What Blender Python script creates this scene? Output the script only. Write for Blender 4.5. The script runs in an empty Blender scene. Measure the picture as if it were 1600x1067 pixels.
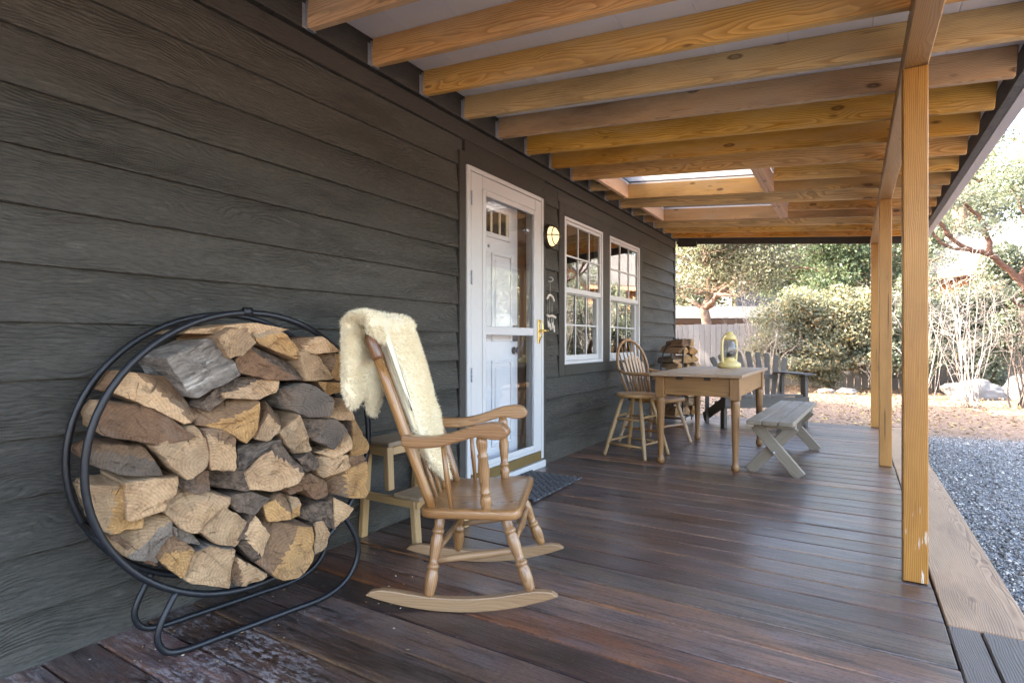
import bpy, bmesh, math, random
import numpy as np
from mathutils import Vector, Matrix, noise

random.seed(11)
RNG = np.random.default_rng(7)
scene = bpy.context.scene
COL = scene.collection
R = math.radians

# ------------------------------------------------------------------ camera, sky, sun, exposure
cam_d = bpy.data.cameras.new('camera')
cam_d.lens = 19.8
cam_d.sensor_width = 36.0
cam_d.clip_start = 0.02
cam_d.clip_end = 500
cam = bpy.data.objects.new('camera', cam_d)
cam.location = (2.186, 0.0, 1.0)
cam.rotation_euler = (R(90), 0, math.atan2(533, 880))
COL.objects.link(cam)
scene.camera = cam

SUN_EL, SUN_AZ = 40.0, 254.0            # azimuth: clockwise from +Y, where the sun stands
world = bpy.data.worlds.new('World')
scene.world = world
world.use_nodes = True
wn = world.node_tree
wn.nodes.clear()
w_out = wn.nodes.new('ShaderNodeOutputWorld')
w_bg = wn.nodes.new('ShaderNodeBackground')
w_sky = wn.nodes.new('ShaderNodeTexSky')
w_sky.sky_type = 'NISHITA'
w_sky.sun_disc = False
w_sky.sun_elevation = R(SUN_EL)
w_sky.sun_rotation = R(SUN_AZ)
w_sky.dust_density = 4.0
w_sky.ozone_density = 0.6
w_bg.inputs['Strength'].default_value = 0.15
wn.links.new(w_sky.outputs[0], w_bg.inputs[0])
wn.links.new(w_bg.outputs[0], w_out.inputs[0])

sun_d = bpy.data.lights.new('sun', 'SUN')
sun_d.energy = 3.3
sun_d.angle = R(0.53)
sun_d.color = (1.0, 0.93, 0.82)
sun = bpy.data.objects.new('sun', sun_d)
COL.objects.link(sun)
_to_sun = Vector((math.sin(R(SUN_AZ)) * math.cos(R(SUN_EL)), math.cos(R(SUN_AZ)) * math.cos(R(SUN_EL)), math.sin(R(SUN_EL))))
sun.rotation_euler = _to_sun.to_track_quat('Z', 'Y').to_euler()
sun.location = (-6, -3, 9)

scene.view_settings.view_transform = 'Standard'
scene.view_settings.look = 'None'
scene.view_settings.gamma = 1.0
scene.view_settings.exposure = 3.82
scene.view_settings.use_white_balance = True
scene.view_settings.white_balance_temperature = 6950
scene.view_settings.white_balance_tint = 12
scene.cycles.max_bounces = 8
scene.cycles.diffuse_bounces = 5
scene.cycles.glossy_bounces = 4
scene.cycles.transparent_max_bounces = 16
scene.cycles.caustics_reflective = False
scene.cycles.caustics_refractive = False

# ------------------------------------------------------------------ object helpers
def tag(o, label=None, cat=None, group=None, kind=None):
    if label: o['label'] = label
    if cat: o['category'] = cat
    if group: o['group'] = group
    if kind: o['kind'] = kind
    return o

def thing(name, label, cat, loc=(0, 0, 0), rz=0.0, group=None, ry=0.0):
    o = bpy.data.objects.new(name, None)
    COL.objects.link(o)
    o.empty_display_size = 0.1
    o.location = loc
    o.rotation_euler = (0, ry, rz)
    return tag(o, label, cat, group)

LM = {}
def link(name, me, mat=None, parent=None, mw=None, smooth=False):
    o = bpy.data.objects.new(name, me)
    COL.objects.link(o)
    if mat is not None and len(me.materials) == 0:
        for m in (mat if isinstance(mat, (list, tuple)) else [mat]):
            me.materials.append(m)
    if smooth:
        me.polygons.foreach_set('use_smooth', [True] * len(me.polygons))
    if parent is not None:
        o.parent = parent
    if mw is not None:
        o.matrix_local = mw
    LM[o] = mw.copy() if mw is not None else Matrix()
    return o

def adopt(o, parent):
    """make o, placed in its grandparent's space, a child of the part parent"""
    o.parent = parent
    o.matrix_local = LM[parent].inverted() @ LM[o]
    return o

def pymesh(name, v, f):
    me = bpy.data.meshes.new(name)
    me.from_pydata([tuple(p) for p in v], [], f)
    me.update()
    return me

def axis_matrix(p0, d, up=(0, 0, 1)):
    """local X along d, local Z as near to up as it goes, origin p0"""
    x = Vector(d).normalized()
    u = Vector(up)
    y = u.cross(x)
    if y.length < 1e-5:
        y = Vector((0, 1, 0)).cross(x)
        if y.length < 1e-5:
            y = Vector((1, 0, 0)).cross(x)
    y.normalize()
    z = x.cross(y).normalized()
    m = Matrix((x, y, z)).transposed().to_4x4()
    m.translation = Vector(p0)
    return m

_boxes = {}
def box_mesh(l, w, h, bev=0.003, seg=1):
    key = (round(l, 4), round(w, 4), round(h, 4), bev, seg)
    bm = bmesh.new()
    bmesh.ops.create_cube(bm, size=1.0)
    for v in bm.verts:
        v.co = Vector(((v.co.x + .5) * l, v.co.y * w, v.co.z * h))
    if bev > 0:
        bmesh.ops.bevel(bm, geom=bm.edges[:], offset=bev, segments=seg, affect='EDGES', profile=.5)
    me = bpy.data.meshes.new('box')
    bm.to_mesh(me)
    bm.free()
    return me

def bar(name, p0, p1, w, h, mat, parent=None, up=(0, 0, 1), bev=0.003, seg=1, share=True):
    """a timber from p0 to p1 (centre line), w across, h along up; its grain runs along local X"""
    p0, p1 = Vector(p0), Vector(p1)
    l = (p1 - p0).length
    key = (round(l, 3), round(w, 4), round(h, 4), bev, seg, mat.name)
    if share and key in _boxes:
        me = _boxes[key]
    else:
        me = box_mesh(l, w, h, bev, seg)
        me.materials.append(mat)
        _boxes[key] = me
    return link(name, me, None, parent, axis_matrix(p0, p1 - p0, up))

def box(name, lo, hi, mat, parent=None, bev=0.003, grain='auto', seg=1):
    """box by corners; grain along its longest side"""
    lo, hi = Vector(lo), Vector(hi)
    s = hi - lo
    c = (lo + hi) / 2
    ax = max(range(3), key=lambda i: s[i]) if grain == 'auto' else 'xyz'.index(grain)
    if ax == 0:
        return bar(name, (lo.x, c.y, c.z), (hi.x, c.y, c.z), s.y, s.z, mat, parent, bev=bev, seg=seg)
    if ax == 1:
        return bar(name, (c.x, lo.y, c.z), (c.x, hi.y, c.z), s.x, s.z, mat, parent, bev=bev, seg=seg)
    return bar(name, (c.x, c.y, lo.z), (c.x, c.y, hi.z), s.x, s.y, mat, parent, up=(0, 1, 0), bev=bev, seg=seg)

def lathe(name, p0, p1, prof, mat, parent=None, n=14):
    """turned piece from p0 to p1; prof = [(fraction along, radius)]"""
    p0, p1 = Vector(p0), Vector(p1)
    l = (p1 - p0).length
    v, f = [], []
    for t, r in prof:
        for k in range(n):
            a = 2 * math.pi * k / n
            v.append((t * l, r * math.cos(a), r * math.sin(a)))
    m = len(prof)
    for i in range(m - 1):
        for k in range(n):
            f.append((i * n + k, i * n + (k + 1) % n, (i + 1) * n + (k + 1) % n, (i + 1) * n + k))
    f.append(tuple(range(n - 1, -1, -1)))
    f.append(tuple((m - 1) * n + k for k in range(n)))
    me = pymesh(name, v, [tuple(reversed(q)) for q in f])
    o = link(name, me, mat, parent, axis_matrix(p0, p1 - p0), smooth=True)
    return o

def smooth_path(pts, k=6, closed=False):
    """Catmull-Rom through pts"""
    P = [Vector(p) for p in pts]
    n = len(P)
    out = []
    rng = range(n) if closed else range(n - 1)
    for i in rng:
        p0 = P[(i - 1) % n] if (closed or i > 0) else P[0] * 2 - P[1]
        p1, p2 = P[i], P[(i + 1) % n]
        p3 = P[(i + 2) % n] if (closed or i + 2 < n) else P[-1] * 2 - P[-2]
        for j in range(k):
            t = j / k
            out.append(0.5 * ((2 * p1) + (p2 - p0) * t + (2 * p0 - 5 * p1 + 4 * p2 - p3) * t * t + (3 * p1 - p0 - 3 * p2 + p3) * t ** 3))
    if not closed:
        out.append(P[-1])
    return out

def tube_data(pts, rad, n=8, closed=False, v=None, f=None, flat=1.0):
    v = [] if v is None else v
    f = [] if f is None else f
    P = [Vector(p) for p in pts]
    m = len(P)
    if not isinstance(rad, (list, tuple)):
        rad = [rad] * m
    b0 = len(v)
    ref = None
    for i in range(m):
        if closed:
            d = P[(i + 1) % m] - P[(i - 1) % m]
        else:
            d = P[min(i + 1, m - 1)] - P[max(i - 1, 0)]
        d.normalize()
        if ref is None:
            ref = d.orthogonal().normalized()
        ref = (ref - d * ref.dot(d))
        if ref.length < 1e-6:
            ref = d.orthogonal()
        ref.normalize()
        s = d.cross(ref)
        for k in range(n):
            a = 2 * math.pi * k / n
            v.append(P[i] + ref * (rad[i] * math.cos(a)) + s * (rad[i] * flat * math.sin(a)))
    for i in range(m if closed else m - 1):
        a0 = b0 + i * n
        a1 = b0 + ((i + 1) % m) * n
        for k in range(n):
            f.append((a0 + k, a0 + (k + 1) % n, a1 + (k + 1) % n, a1 + k))
    if not closed:
        f.append(tuple(b0 + k for k in range(n - 1, -1, -1)))
        f.append(tuple(b0 + (m - 1) * n + k for k in range(n)))
    return v, f

def tube(name, pts, rad, mat, parent=None, n=8, closed=False, flat=1.0):
    v, f = tube_data(pts, rad, n, closed, flat=flat)
    return link(name, pymesh(name, v, f), mat, parent, smooth=True)

def prism(name, outline, p, ux, uy, depth, mat, parent=None, bev=0.003, seg=2, smooth=False):
    """flat outline (list of 2d points, in axes ux / uy at p), extruded by depth along ux x uy"""
    ux, uy = Vector(ux).normalized(), Vector(uy).normalized()
    uz = ux.cross(uy).normalized()
    bm = bmesh.new()
    vs = [bm.verts.new((a, b, 0)) for a, b in outline]
    fc = bm.faces.new(vs)
    r = bmesh.ops.extrude_face_region(bm, geom=[fc])
    for g in r['geom']:
        if isinstance(g, bmesh.types.BMVert):
            g.co.z += depth
    bmesh.ops.recalc_face_normals(bm, faces=bm.faces[:])
    if bev > 0:
        ed = [e for e in bm.edges if len(e.link_faces) == 2 and e.calc_face_angle(0) > .6]
        bmesh.ops.bevel(bm, geom=ed, offset=bev, segments=seg, affect='EDGES', profile=.5)
    me = bpy.data.meshes.new(name)
    bm.to_mesh(me)
    bm.free()
    m = Matrix((ux, uy, uz)).transposed().to_4x4()
    m.translation = Vector(p)
    return link(name, me, mat, parent, m, smooth)

def fast_mesh(name, co, quads):
    """numpy arrays -> mesh"""
    me = bpy.data.meshes.new(name)
    nv, nf = len(co), len(quads)
    k = quads.shape[1]
    me.vertices.add(nv)
    me.vertices.foreach_set('co', np.ascontiguousarray(co, dtype=np.float32).ravel())
    me.loops.add(nf * k)
    me.loops.foreach_set('vertex_index', np.ascontiguousarray(quads, dtype=np.int32).ravel())
    me.polygons.add(nf)
    me.polygons.foreach_set('loop_start', np.arange(nf, dtype=np.int32) * k)
    me.update(calc_edges=True)
    me.validate()
    return me

# ------------------------------------------------------------------ material helpers
class NT:
    def __init__(s, name):
        s.mat = bpy.data.materials.new(name)
        s.mat.use_nodes = True
        s.t = s.mat.node_tree
        s.t.nodes.clear()
        s.out = s.t.nodes.new('ShaderNodeOutputMaterial')
    def n(s, typ, ins=None, **kw):
        nd = s.t.nodes.new('ShaderNode' + typ)
        for k, v in kw.items():
            setattr(nd, k, v)
        for k, v in (ins or {}).items():
            s.set(nd.inputs[k], v)
        return nd
    def set(s, sock, v):
        if isinstance(v, bpy.types.NodeSocket):
            s.t.links.new(v, sock)
        elif isinstance(v, bpy.types.Node):
            s.t.links.new(v.outputs[0], sock)
        else:
            if isinstance(v, tuple) and len(v) == 3 and sock.type == 'RGBA':
                v = v + (1,)
            sock.default_value = v
    def math(s, op, a, b=None, clamp=False):
        nd = s.n('Math', operation=op, use_clamp=clamp)
        s.set(nd.inputs[0], a)
        if b is not None: s.set(nd.inputs[1], b)
        return nd.outputs[0]
    def vmath(s, op, a, b=None):
        nd = s.n('VectorMath', operation=op)
        s.set(nd.inputs[0], a)
        if b is not None: s.set(nd.inputs[1], b)
        return nd.outputs[0]
    def mix(s, fac, a, b, mode='MIX'):
        nd = s.n('Mix', data_type='RGBA', blend_type=mode)
        s.set(nd.inputs[0], fac); s.set(nd.inputs[6], a); s.set(nd.inputs[7], b)
        return nd.outputs[2]
    def ramp(s, fac, stops, interp='LINEAR'):
        nd = s.n('ValToRGB')
        cr = nd.color_ramp
        cr.interpolation = interp
        while len(cr.elements) < len(stops): cr.elements.new(.5)
        for e, (p, c) in zip(cr.elements, stops):
            e.position = p
            e.color = (c if isinstance(c, tuple) else (c, c, c)) + (1,)
        s.set(nd.inputs[0], fac)
        return nd.outputs[0]
    def noise(s, vec, scale=5, detail=4, rough=.55, dist=0):
        return s.n('TexNoise', {'Vector': vec, 'Scale': scale, 'Detail': detail, 'Roughness': rough, 'Distortion': dist}).outputs[0]
    def scaled(s, vec, sc):
        return s.vmath('MULTIPLY', vec, sc)
    def bump(s, h, strength=.3, dist=.01, normal=None):
        nd = s.n('Bump', {'Height': h, 'Strength': strength, 'Distance': dist})
        if normal is not None: s.set(nd.inputs['Normal'], normal)
        return nd.outputs[0]
    def bsdf(s, **k):
        nd = s.n('BsdfPrincipled')
        for key, v in k.items():
            s.set(nd.inputs[key.replace('_', ' ')], v)
        s.t.links.new(nd.outputs[0], s.out.inputs[0])
        return nd
    def objco(s, spread=31.0):
        tc = s.n('TexCoord').outputs['Object']
        rnd = s.n('ObjectInfo').outputs['Random']
        off = s.n('CombineXYZ', {0: s.math('MULTIPLY', rnd, spread), 1: 0.0, 2: 0.0}).outputs[0]
        return s.vmath('ADD', tc, off), rnd

def plain(name, col, rough=.5, metal=0.0, spec=.5, nz=.12, nscale=20, bump=0.0, coat=0.0, **kw):
    t = NT(name)
    tc = t.n('TexCoord').outputs['Object']
    a = t.noise(tc, nscale, 5)
    c = t.mix(a, tuple(k * (1 - nz) for k in col), tuple(min(1, k * (1 + nz)) for k in col))
    d = dict(Base_Color=c, Roughness=t.math('ADD', t.math('MULTIPLY', a, .2), rough - .1), Metallic=metal)
    if bump:
        d['Normal'] = t.bump(a, bump, .005)
    b = t.bsdf(**d)
    b.inputs['Specular IOR Level'].default_value = spec
    b.inputs['Coat Weight'].default_value = coat
    return t.mat

def wood(name, dark, light, knot=(.10, .04, .015), rings=26.0, knots=.5, rough=.45, coat=0.0, bump=.25, var=.2,
         grey=None, grey_amt=0.0, paint=None, dirt=0.0, contrast=1.0, spec=.4, fleck=None, checks=0.0, huev=.004):
    """timber whose length runs along local X: year rings cut by the board, fibres, knots, a random tone for each board"""
    t = NT(name)
    co, rnd = t.objco()
    warp = t.n('TexNoise', {'Vector': t.scaled(co, (1.1, 5.0, 5.0)), 'Scale': 1.0, 'Detail': 3.0}).outputs[1]
    wv = t.vmath('MULTIPLY', t.vmath('SUBTRACT', warp, (.5, .5, .5)), (0.0, .07, .07))
    # knots
    kv = t.n('TexVoronoi', {'Vector': t.vmath('ADD', t.scaled(co, (4.2, 11.0, 11.0)), t.vmath('MULTIPLY', warp, (.35, .35, .35))), 'Scale': 1.0, 'Randomness': 1.0}, feature='F1')
    kd = t.math('ADD', kv.outputs['Distance'], t.math('MULTIPLY', t.math('GREATER_THAN', t.n('SeparateColor', {0: kv.outputs['Color']}).outputs[0], .56), .6))
    kmask = t.ramp(kd, [(.0, .75), (.07, .55), (.11, 1.0), (.15, .5), (.19, .0)])
    kwarp = t.ramp(kd, [(.0, 1.0), (.55, .0)])
    sh = t.math('ADD', t.math('MULTIPLY', rnd, .06), .03)
    pith = t.n('CombineXYZ', {0: 0.0, 1: sh, 2: t.math('SUBTRACT', .11, sh)}).outputs[0]
    rc = t.vmath('ADD', t.vmath('ADD', t.scaled(co, (.035, 1, 1)), wv), pith)
    rc = t.vmath('ADD', rc, t.n('CombineXYZ', {0: 0.0, 1: t.math('MULTIPLY', kwarp, .016), 2: t.math('MULTIPLY', kwarp, .012)}).outputs[0])
    # object coordinates were moved along x only, so distance from the x axis makes true rings
    sep = t.n('SeparateXYZ', {0: rc})
    rr = t.math('SQRT', t.math('ADD', t.math('POWER', sep.outputs[1], 2.0), t.math('POWER', sep.outputs[2], 2.0)))
    rr = t.math('ADD', rr, t.math('MULTIPLY', sep.outputs[0], .25))
    wave = t.math('FRACT', t.math('MULTIPLY', rr, rings * 6.0))
    ringv = t.ramp(wave, [(.0, .15), (.55, .75), (.9, 1.0), (1.0, .1)])
    fib = t.noise(t.scaled(co, (6, 160, 160)), 1.0, 3, .6)
    blot = t.noise(t.scaled(co, (1.3, 7, 7)), 1.0, 4, .6)
    f = t.math('ADD', t.math('MULTIPLY', ringv, .45 * contrast), t.math('ADD', t.math('MULTIPLY', fib, .3), t.math('MULTIPLY', blot, .45)))
    f = t.math('MULTIPLY', t.math('SUBTRACT', f, .20 + .16 * contrast), 1.25, clamp=True)
    c = t.mix(f, dark, light)
    if grey is not None:
        gm = t.ramp(t.noise(t.scaled(co, (2.0, 9, 9)), 1.0, 5, .65), [(.5 - grey_amt * .5, 0.0), (.75 - grey_amt * .4, 1.0)])
        c = t.mix(t.math('MULTIPLY', gm, min(1, .4 + grey_amt)), c, t.mix(fib, tuple(k * .6 for k in grey), grey))
    if knots > 0:
        c = t.mix(t.math('MULTIPLY', kmask, knots), c, knot)
    if dirt > 0:
        dm = t.ramp(t.noise(t.scaled(co, (.9, 4, 4)), 1.0, 6, .7), [(.5, 0.0), (.72, 1.0)])
        c = t.mix(t.math('MULTIPLY', dm, dirt), c, tuple(k * .3 for k in dark))
    if checks > 0:
        cm = t.ramp(t.noise(t.scaled(co, (1.6, 75, 75)), 1.0, 3, .5), [(.27, 1.0), (.31, 0.0)])
        c = t.mix(t.math('MULTIPLY', cm, checks), c, tuple(k * .22 for k in dark))
    if fleck is not None:
        fm = t.ramp(t.noise(t.scaled(co, (9, 60, 60)), 1.0, 5, .7), [(.66, 0.0), (.70, 1.0)])
        c = t.mix(t.math('MULTIPLY', fm, .8), c, fleck)
    hv = t.n('HueSaturation', {'Color': c, 'Value': t.math('ADD', t.math('MULTIPLY', rnd, var * 2), 1 - var), 'Hue': t.math('ADD', .5 - huev / 5, t.math('MULTIPLY', t.math('FRACT', t.math('MULTIPLY', rnd, 7.9)), huev)), 'Saturation': t.math('ADD', 1 - var, t.math('MULTIPLY', t.math('FRACT', t.math('MULTIPLY', rnd, 3.3)), var * 2))})
    hgt = t.math('ADD', t.math('MULTIPLY', ringv, .4), t.math('MULTIPLY', fib, .6))
    b = t.bsdf(Base_Color=hv.outputs[0], Roughness=t.math('ADD', rough - .12, t.math('MULTIPLY', blot, .24)), Normal=t.bump(hgt, bump, .003))
    b.inputs['Specular IOR Level'].default_value = spec
    b.inputs['Coat Weight'].default_value = coat
    b.inputs['Coat Roughness'].default_value = .22
    return t.mat

M = {}
# --- house paint with pressed-in grain
def siding_mat(name, col, emb=.5):
    t = NT(name)
    co, rnd = t.objco()
    warp = t.n('TexNoise', {'Vector': t.scaled(co, (2.1, 5, 5)), 'Scale': 1.0, 'Detail': 2.0}).outputs[0]
    sep = t.n('SeparateXYZ', {0: co})
    y = t.math('ADD', sep.outputs[2], t.math('MULTIPLY', t.math('SUBTRACT', warp, .5), .22))
    wob = t.noise(t.scaled(co, (16, 30, 30)), 1.0, 3)
    w = t.math('FRACT', t.math('ADD', t.math('MULTIPLY', y, 78.0), t.math('MULTIPLY', wob, .9)))
    tri = t.math('ABSOLUTE', t.math('SUBTRACT', w, .5))
    fib = t.noise(t.scaled(co, (26, 20, 190)), 1.0, 4, .65)
    blot = t.noise(t.scaled(co, (2.2, 3, 6)), 1.0, 4)
    where = t.ramp(t.noise(t.scaled(co, (1.5, 4, 8)), 1.0, 2), [(.38, .15), (.62, 1.0)])
    sw = t.noise(t.scaled(co, (9, 40, 70)), 1.0, 5, .7)
    h = t.math('ADD', t.math('MULTIPLY', tri, t.math('MULTIPLY', where, 1.2)), t.math('ADD', t.math('MULTIPLY', fib, .9), t.math('MULTIPLY', sw, .9)))
    c = t.mix(blot, tuple(k * .85 for k in col), tuple(k * 1.15 for k in col))
    c = t.mix(t.ramp(fib, [(.30, .75), (.62, 0.0)]), c, tuple(k * .40 for k in col))
    # pressed lines are darker, some streaks paler, splash dust near the deck
    c = t.mix(t.math('MULTIPLY', t.ramp(tri, [(.0, 1.0), (.16, 0.0)]), t.math('MULTIPLY', where, .85)), c, tuple(k * .30 for k in col))
    sc_ = t.ramp(t.noise(t.scaled(co, (7, 9, 42)), 1.0, 6, .75), [(.58, 0.0), (.70, 1.0)])
    c = t.mix(t.math('MULTIPLY', sc_, .45), c, tuple(min(1, k * 2.1) for k in col))
    wz = t.n('SeparateXYZ', {0: t.n('NewGeometry').outputs['Position']}).outputs[2]
    dst = t.math('MULTIPLY', t.ramp(wz, [(.0, 1.0), (.35, 0.0)]), t.ramp(t.noise(co, 6.0, 6, .7), [(.42, 0.0), (.66, 1.0)]))
    c = t.mix(t.math('MULTIPLY', dst, .30), c, (.17, .15, .125))
    hv = t.n('HueSaturation', {'Color': c, 'Value': t.math('ADD', .88, t.math('MULTIPLY', rnd, .24))})
    b = t.bsdf(Base_Color=hv.outputs[0], Roughness=t.math('ADD', .50, t.math('MULTIPLY', fib, .2)), Normal=t.bump(h, emb, .010))
    b.inputs['Specular IOR Level'].default_value = .30
    return t.mat
M['siding'] = siding_mat('siding_paint', (.088, .083, .071), 1.0)
M['trim'] = siding_mat('trim_paint', (.060, .054, .047), .12)
M['white'] = plain('white_vinyl', (.55, .555, .56), .35, nz=.04)
M['white_door'] = plain('white_door_paint', (.74, .745, .76), .4, nz=.04)
M['cream'] = plain('cream_frame', (.72, .66, .48), .45, nz=.05)
M['brass'] = plain('brass', (.72, .50, .16), .28, metal=1.0, nz=.1)
M['bronze'] = plain('bronze_sweep', (.20, .135, .05), .4, metal=.35, nz=.15)
M['iron'] = plain('black_iron', (.010, .011, .014), .40, nz=.4, nscale=40, bump=.15, spec=.4)
M['dark_metal'] = plain('dark_bronze_metal', (.045, .032, .022), .4, metal=.4, nz=.2)
M['galv'] = plain('galvanised_steel', (.42, .45, .50), .42, metal=.7, nz=.35, nscale=60)
M['sheath'] = plain('roof_sheathing_paint', (.78, .77, .79), .6, nz=.05, nscale=6)
M['fascia'] = siding_mat('fascia_paint', (.10, .105, .11), .15)
M['drip'] = plain('drip_edge_paint', (.48, .47, .50), .5, nz=.05, nscale=8)
M['black'] = plain('shade_black', (.012, .011, .010), .8, nz=.2)  # near-black: shade in gaps and behind the small panes put into colour
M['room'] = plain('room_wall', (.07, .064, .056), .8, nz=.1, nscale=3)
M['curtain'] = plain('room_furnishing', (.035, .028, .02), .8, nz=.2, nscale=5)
M['rubber'] = plain('mat_rubber', (.045, .047, .052), .55, nz=.3, nscale=60, bump=.2)
M['shingle'] = plain('shingle', (.16, .15, .15), .85, nz=.4, nscale=25, bump=.3)
M['roof_pale'] = plain('pale_frosted_shingle', (.055, .053, .053), .8, nz=.6, nscale=3)
M['soil'] = plain('soil', (.06, .045, .035), .9, nz=.3)
M['yellow'] = plain('yellow_enamel', (.68, .56, .24), .38, nz=.12, nscale=30, coat=.2)
M['wax'] = plain('pale_shell', (.62, .56, .48), .6, nz=.2)
M['string'] = plain('string', (.55, .52, .46), .8)

# --- timber
M['fir'] = wood('fir_joist', (.36, .165, .050), (.90, .59, .265), checks=.7, huev=.022, knots=.9, rough=.5, bump=.4, var=.22, dirt=.6, contrast=1.0, grey=(.62, .46, .30), grey_amt=.08)
M['fir_skylit'] = wood('fir_skylit_header', (.50, .30, .19), (.78, .56, .40), knots=.7, rough=.55, var=.06, contrast=.8)  # pinker, paler fir: skylight falling on the headers put into their colour
M['post'] = wood('stained_post', (.24, .095, .022), (.64, .34, .105), checks=.8, knots=.9, rough=.40, coat=.15, bump=.3, var=.08, contrast=1.0, dirt=.35)
M['beam'] = wood('stained_beam', (.24, .115, .040), (.54, .31, .13), checks=.6, knots=.8, rough=.42, coat=.1, bump=.2, var=.05, contrast=.9, dirt=.3)
M['edge'] = wood('deck_edge_board', (.20, .105, .052), (.58, .365, .21), checks=.6, knots=.6, rough=.5, bump=.5, var=.05, dirt=.5, contrast=1.1)
M['edge_grey'] = wood('weathered_edge_board', (.055, .046, .040), (.20, .155, .125), knots=.3, rough=.55, bump=.8, var=.05, contrast=1.4)
M['honey'] = wood('honey_varnish', (.17, .070, .022), (.58, .325, .14), checks=.25, knots=0, rough=.30, coat=.45, bump=.08, var=.05, contrast=.6, dirt=.45)
M['honey_dark'] = wood('worn_dark_varnish', (.10, .04, .018), (.26, .12, .05), knots=0, rough=.33, coat=.4, bump=.05, var=.05)
M['runner'] = wood('worn_runner', (.22, .12, .06), (.55, .36, .21), knots=0, rough=.4, coat=.2, bump=.06, var=.04, contrast=.4, dirt=.3)
M['birch'] = wood('pale_stool_wood', (.42, .26, .12), (.68, .47, .25), knots=.25, rough=.45, bump=.08, var=.06, contrast=.5)
M['birch_grey'] = wood('worn_step_top', (.24, .18, .12), (.50, .38, .26), knots=.2, rough=.5, bump=.15, var=.04)
M['stool'] = wood('maple_stool', (.24, .135, .052), (.56, .375, .185), knots=.1, rough=.4, coat=.2, bump=.08, var=.05, contrast=.4, dirt=.35)
M['oak'] = wood('oak_chair', (.22, .10, .035), (.46, .25, .10), knots=0, rough=.35, coat=.35, bump=.1, var=.1)
M['oak_pale'] = wood('oak_slat', (.36, .22, .13), (.60, .42, .28), knots=0, rough=.4, coat=.2, bump=.1, var=.1, contrast=.6)
M['table'] = wood('pine_table', (.14, .058, .018), (.45, .245, .095), checks=.4, knots=.6, rough=.42, coat=.15, bump=.15, var=.04, dirt=.4, contrast=.7)
M['table_top'] = wood('bleached_table_top', (.24, .155, .095), (.52, .385, .265), checks=.4, knots=.4, rough=.5, bump=.2, var=.08, contrast=.9, dirt=.25)
M['bench'] = wood('weathered_bench', (.10, .078, .054), (.36, .290, .21), checks=.5, knots=.4, rough=.6, bump=.35, var=.08, grey=(.34, .30, .25), grey_amt=.25)
M['adir'] = wood('grey_weathered_wood', (.048, .041, .034), (.165, .142, .120), knots=.4, rough=.65, bump=.5, var=.14, contrast=1.2)
M['fence'] = wood('weathered_fence', (.085, .083, .081), (.26, .255, .25), knots=.4, rough=.75, bump=.5, var=.16, contrast=1.1)
M['cabin'] = wood('cabin_boards', (.28, .11, .035), (.52, .24, .09), knots=.5, rough=.6, bump=.4, var=.15)
M['shed'] = wood('shed_boards', (.050, .030, .020), (.14, .085, .055), knots=.4, rough=.7, bump=.4, var=.15)
M['reveal'] = wood('brown_reveal', (.06, .035, .02), (.15, .085, .05), knots=.2, rough=.5, var=.05)

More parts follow.
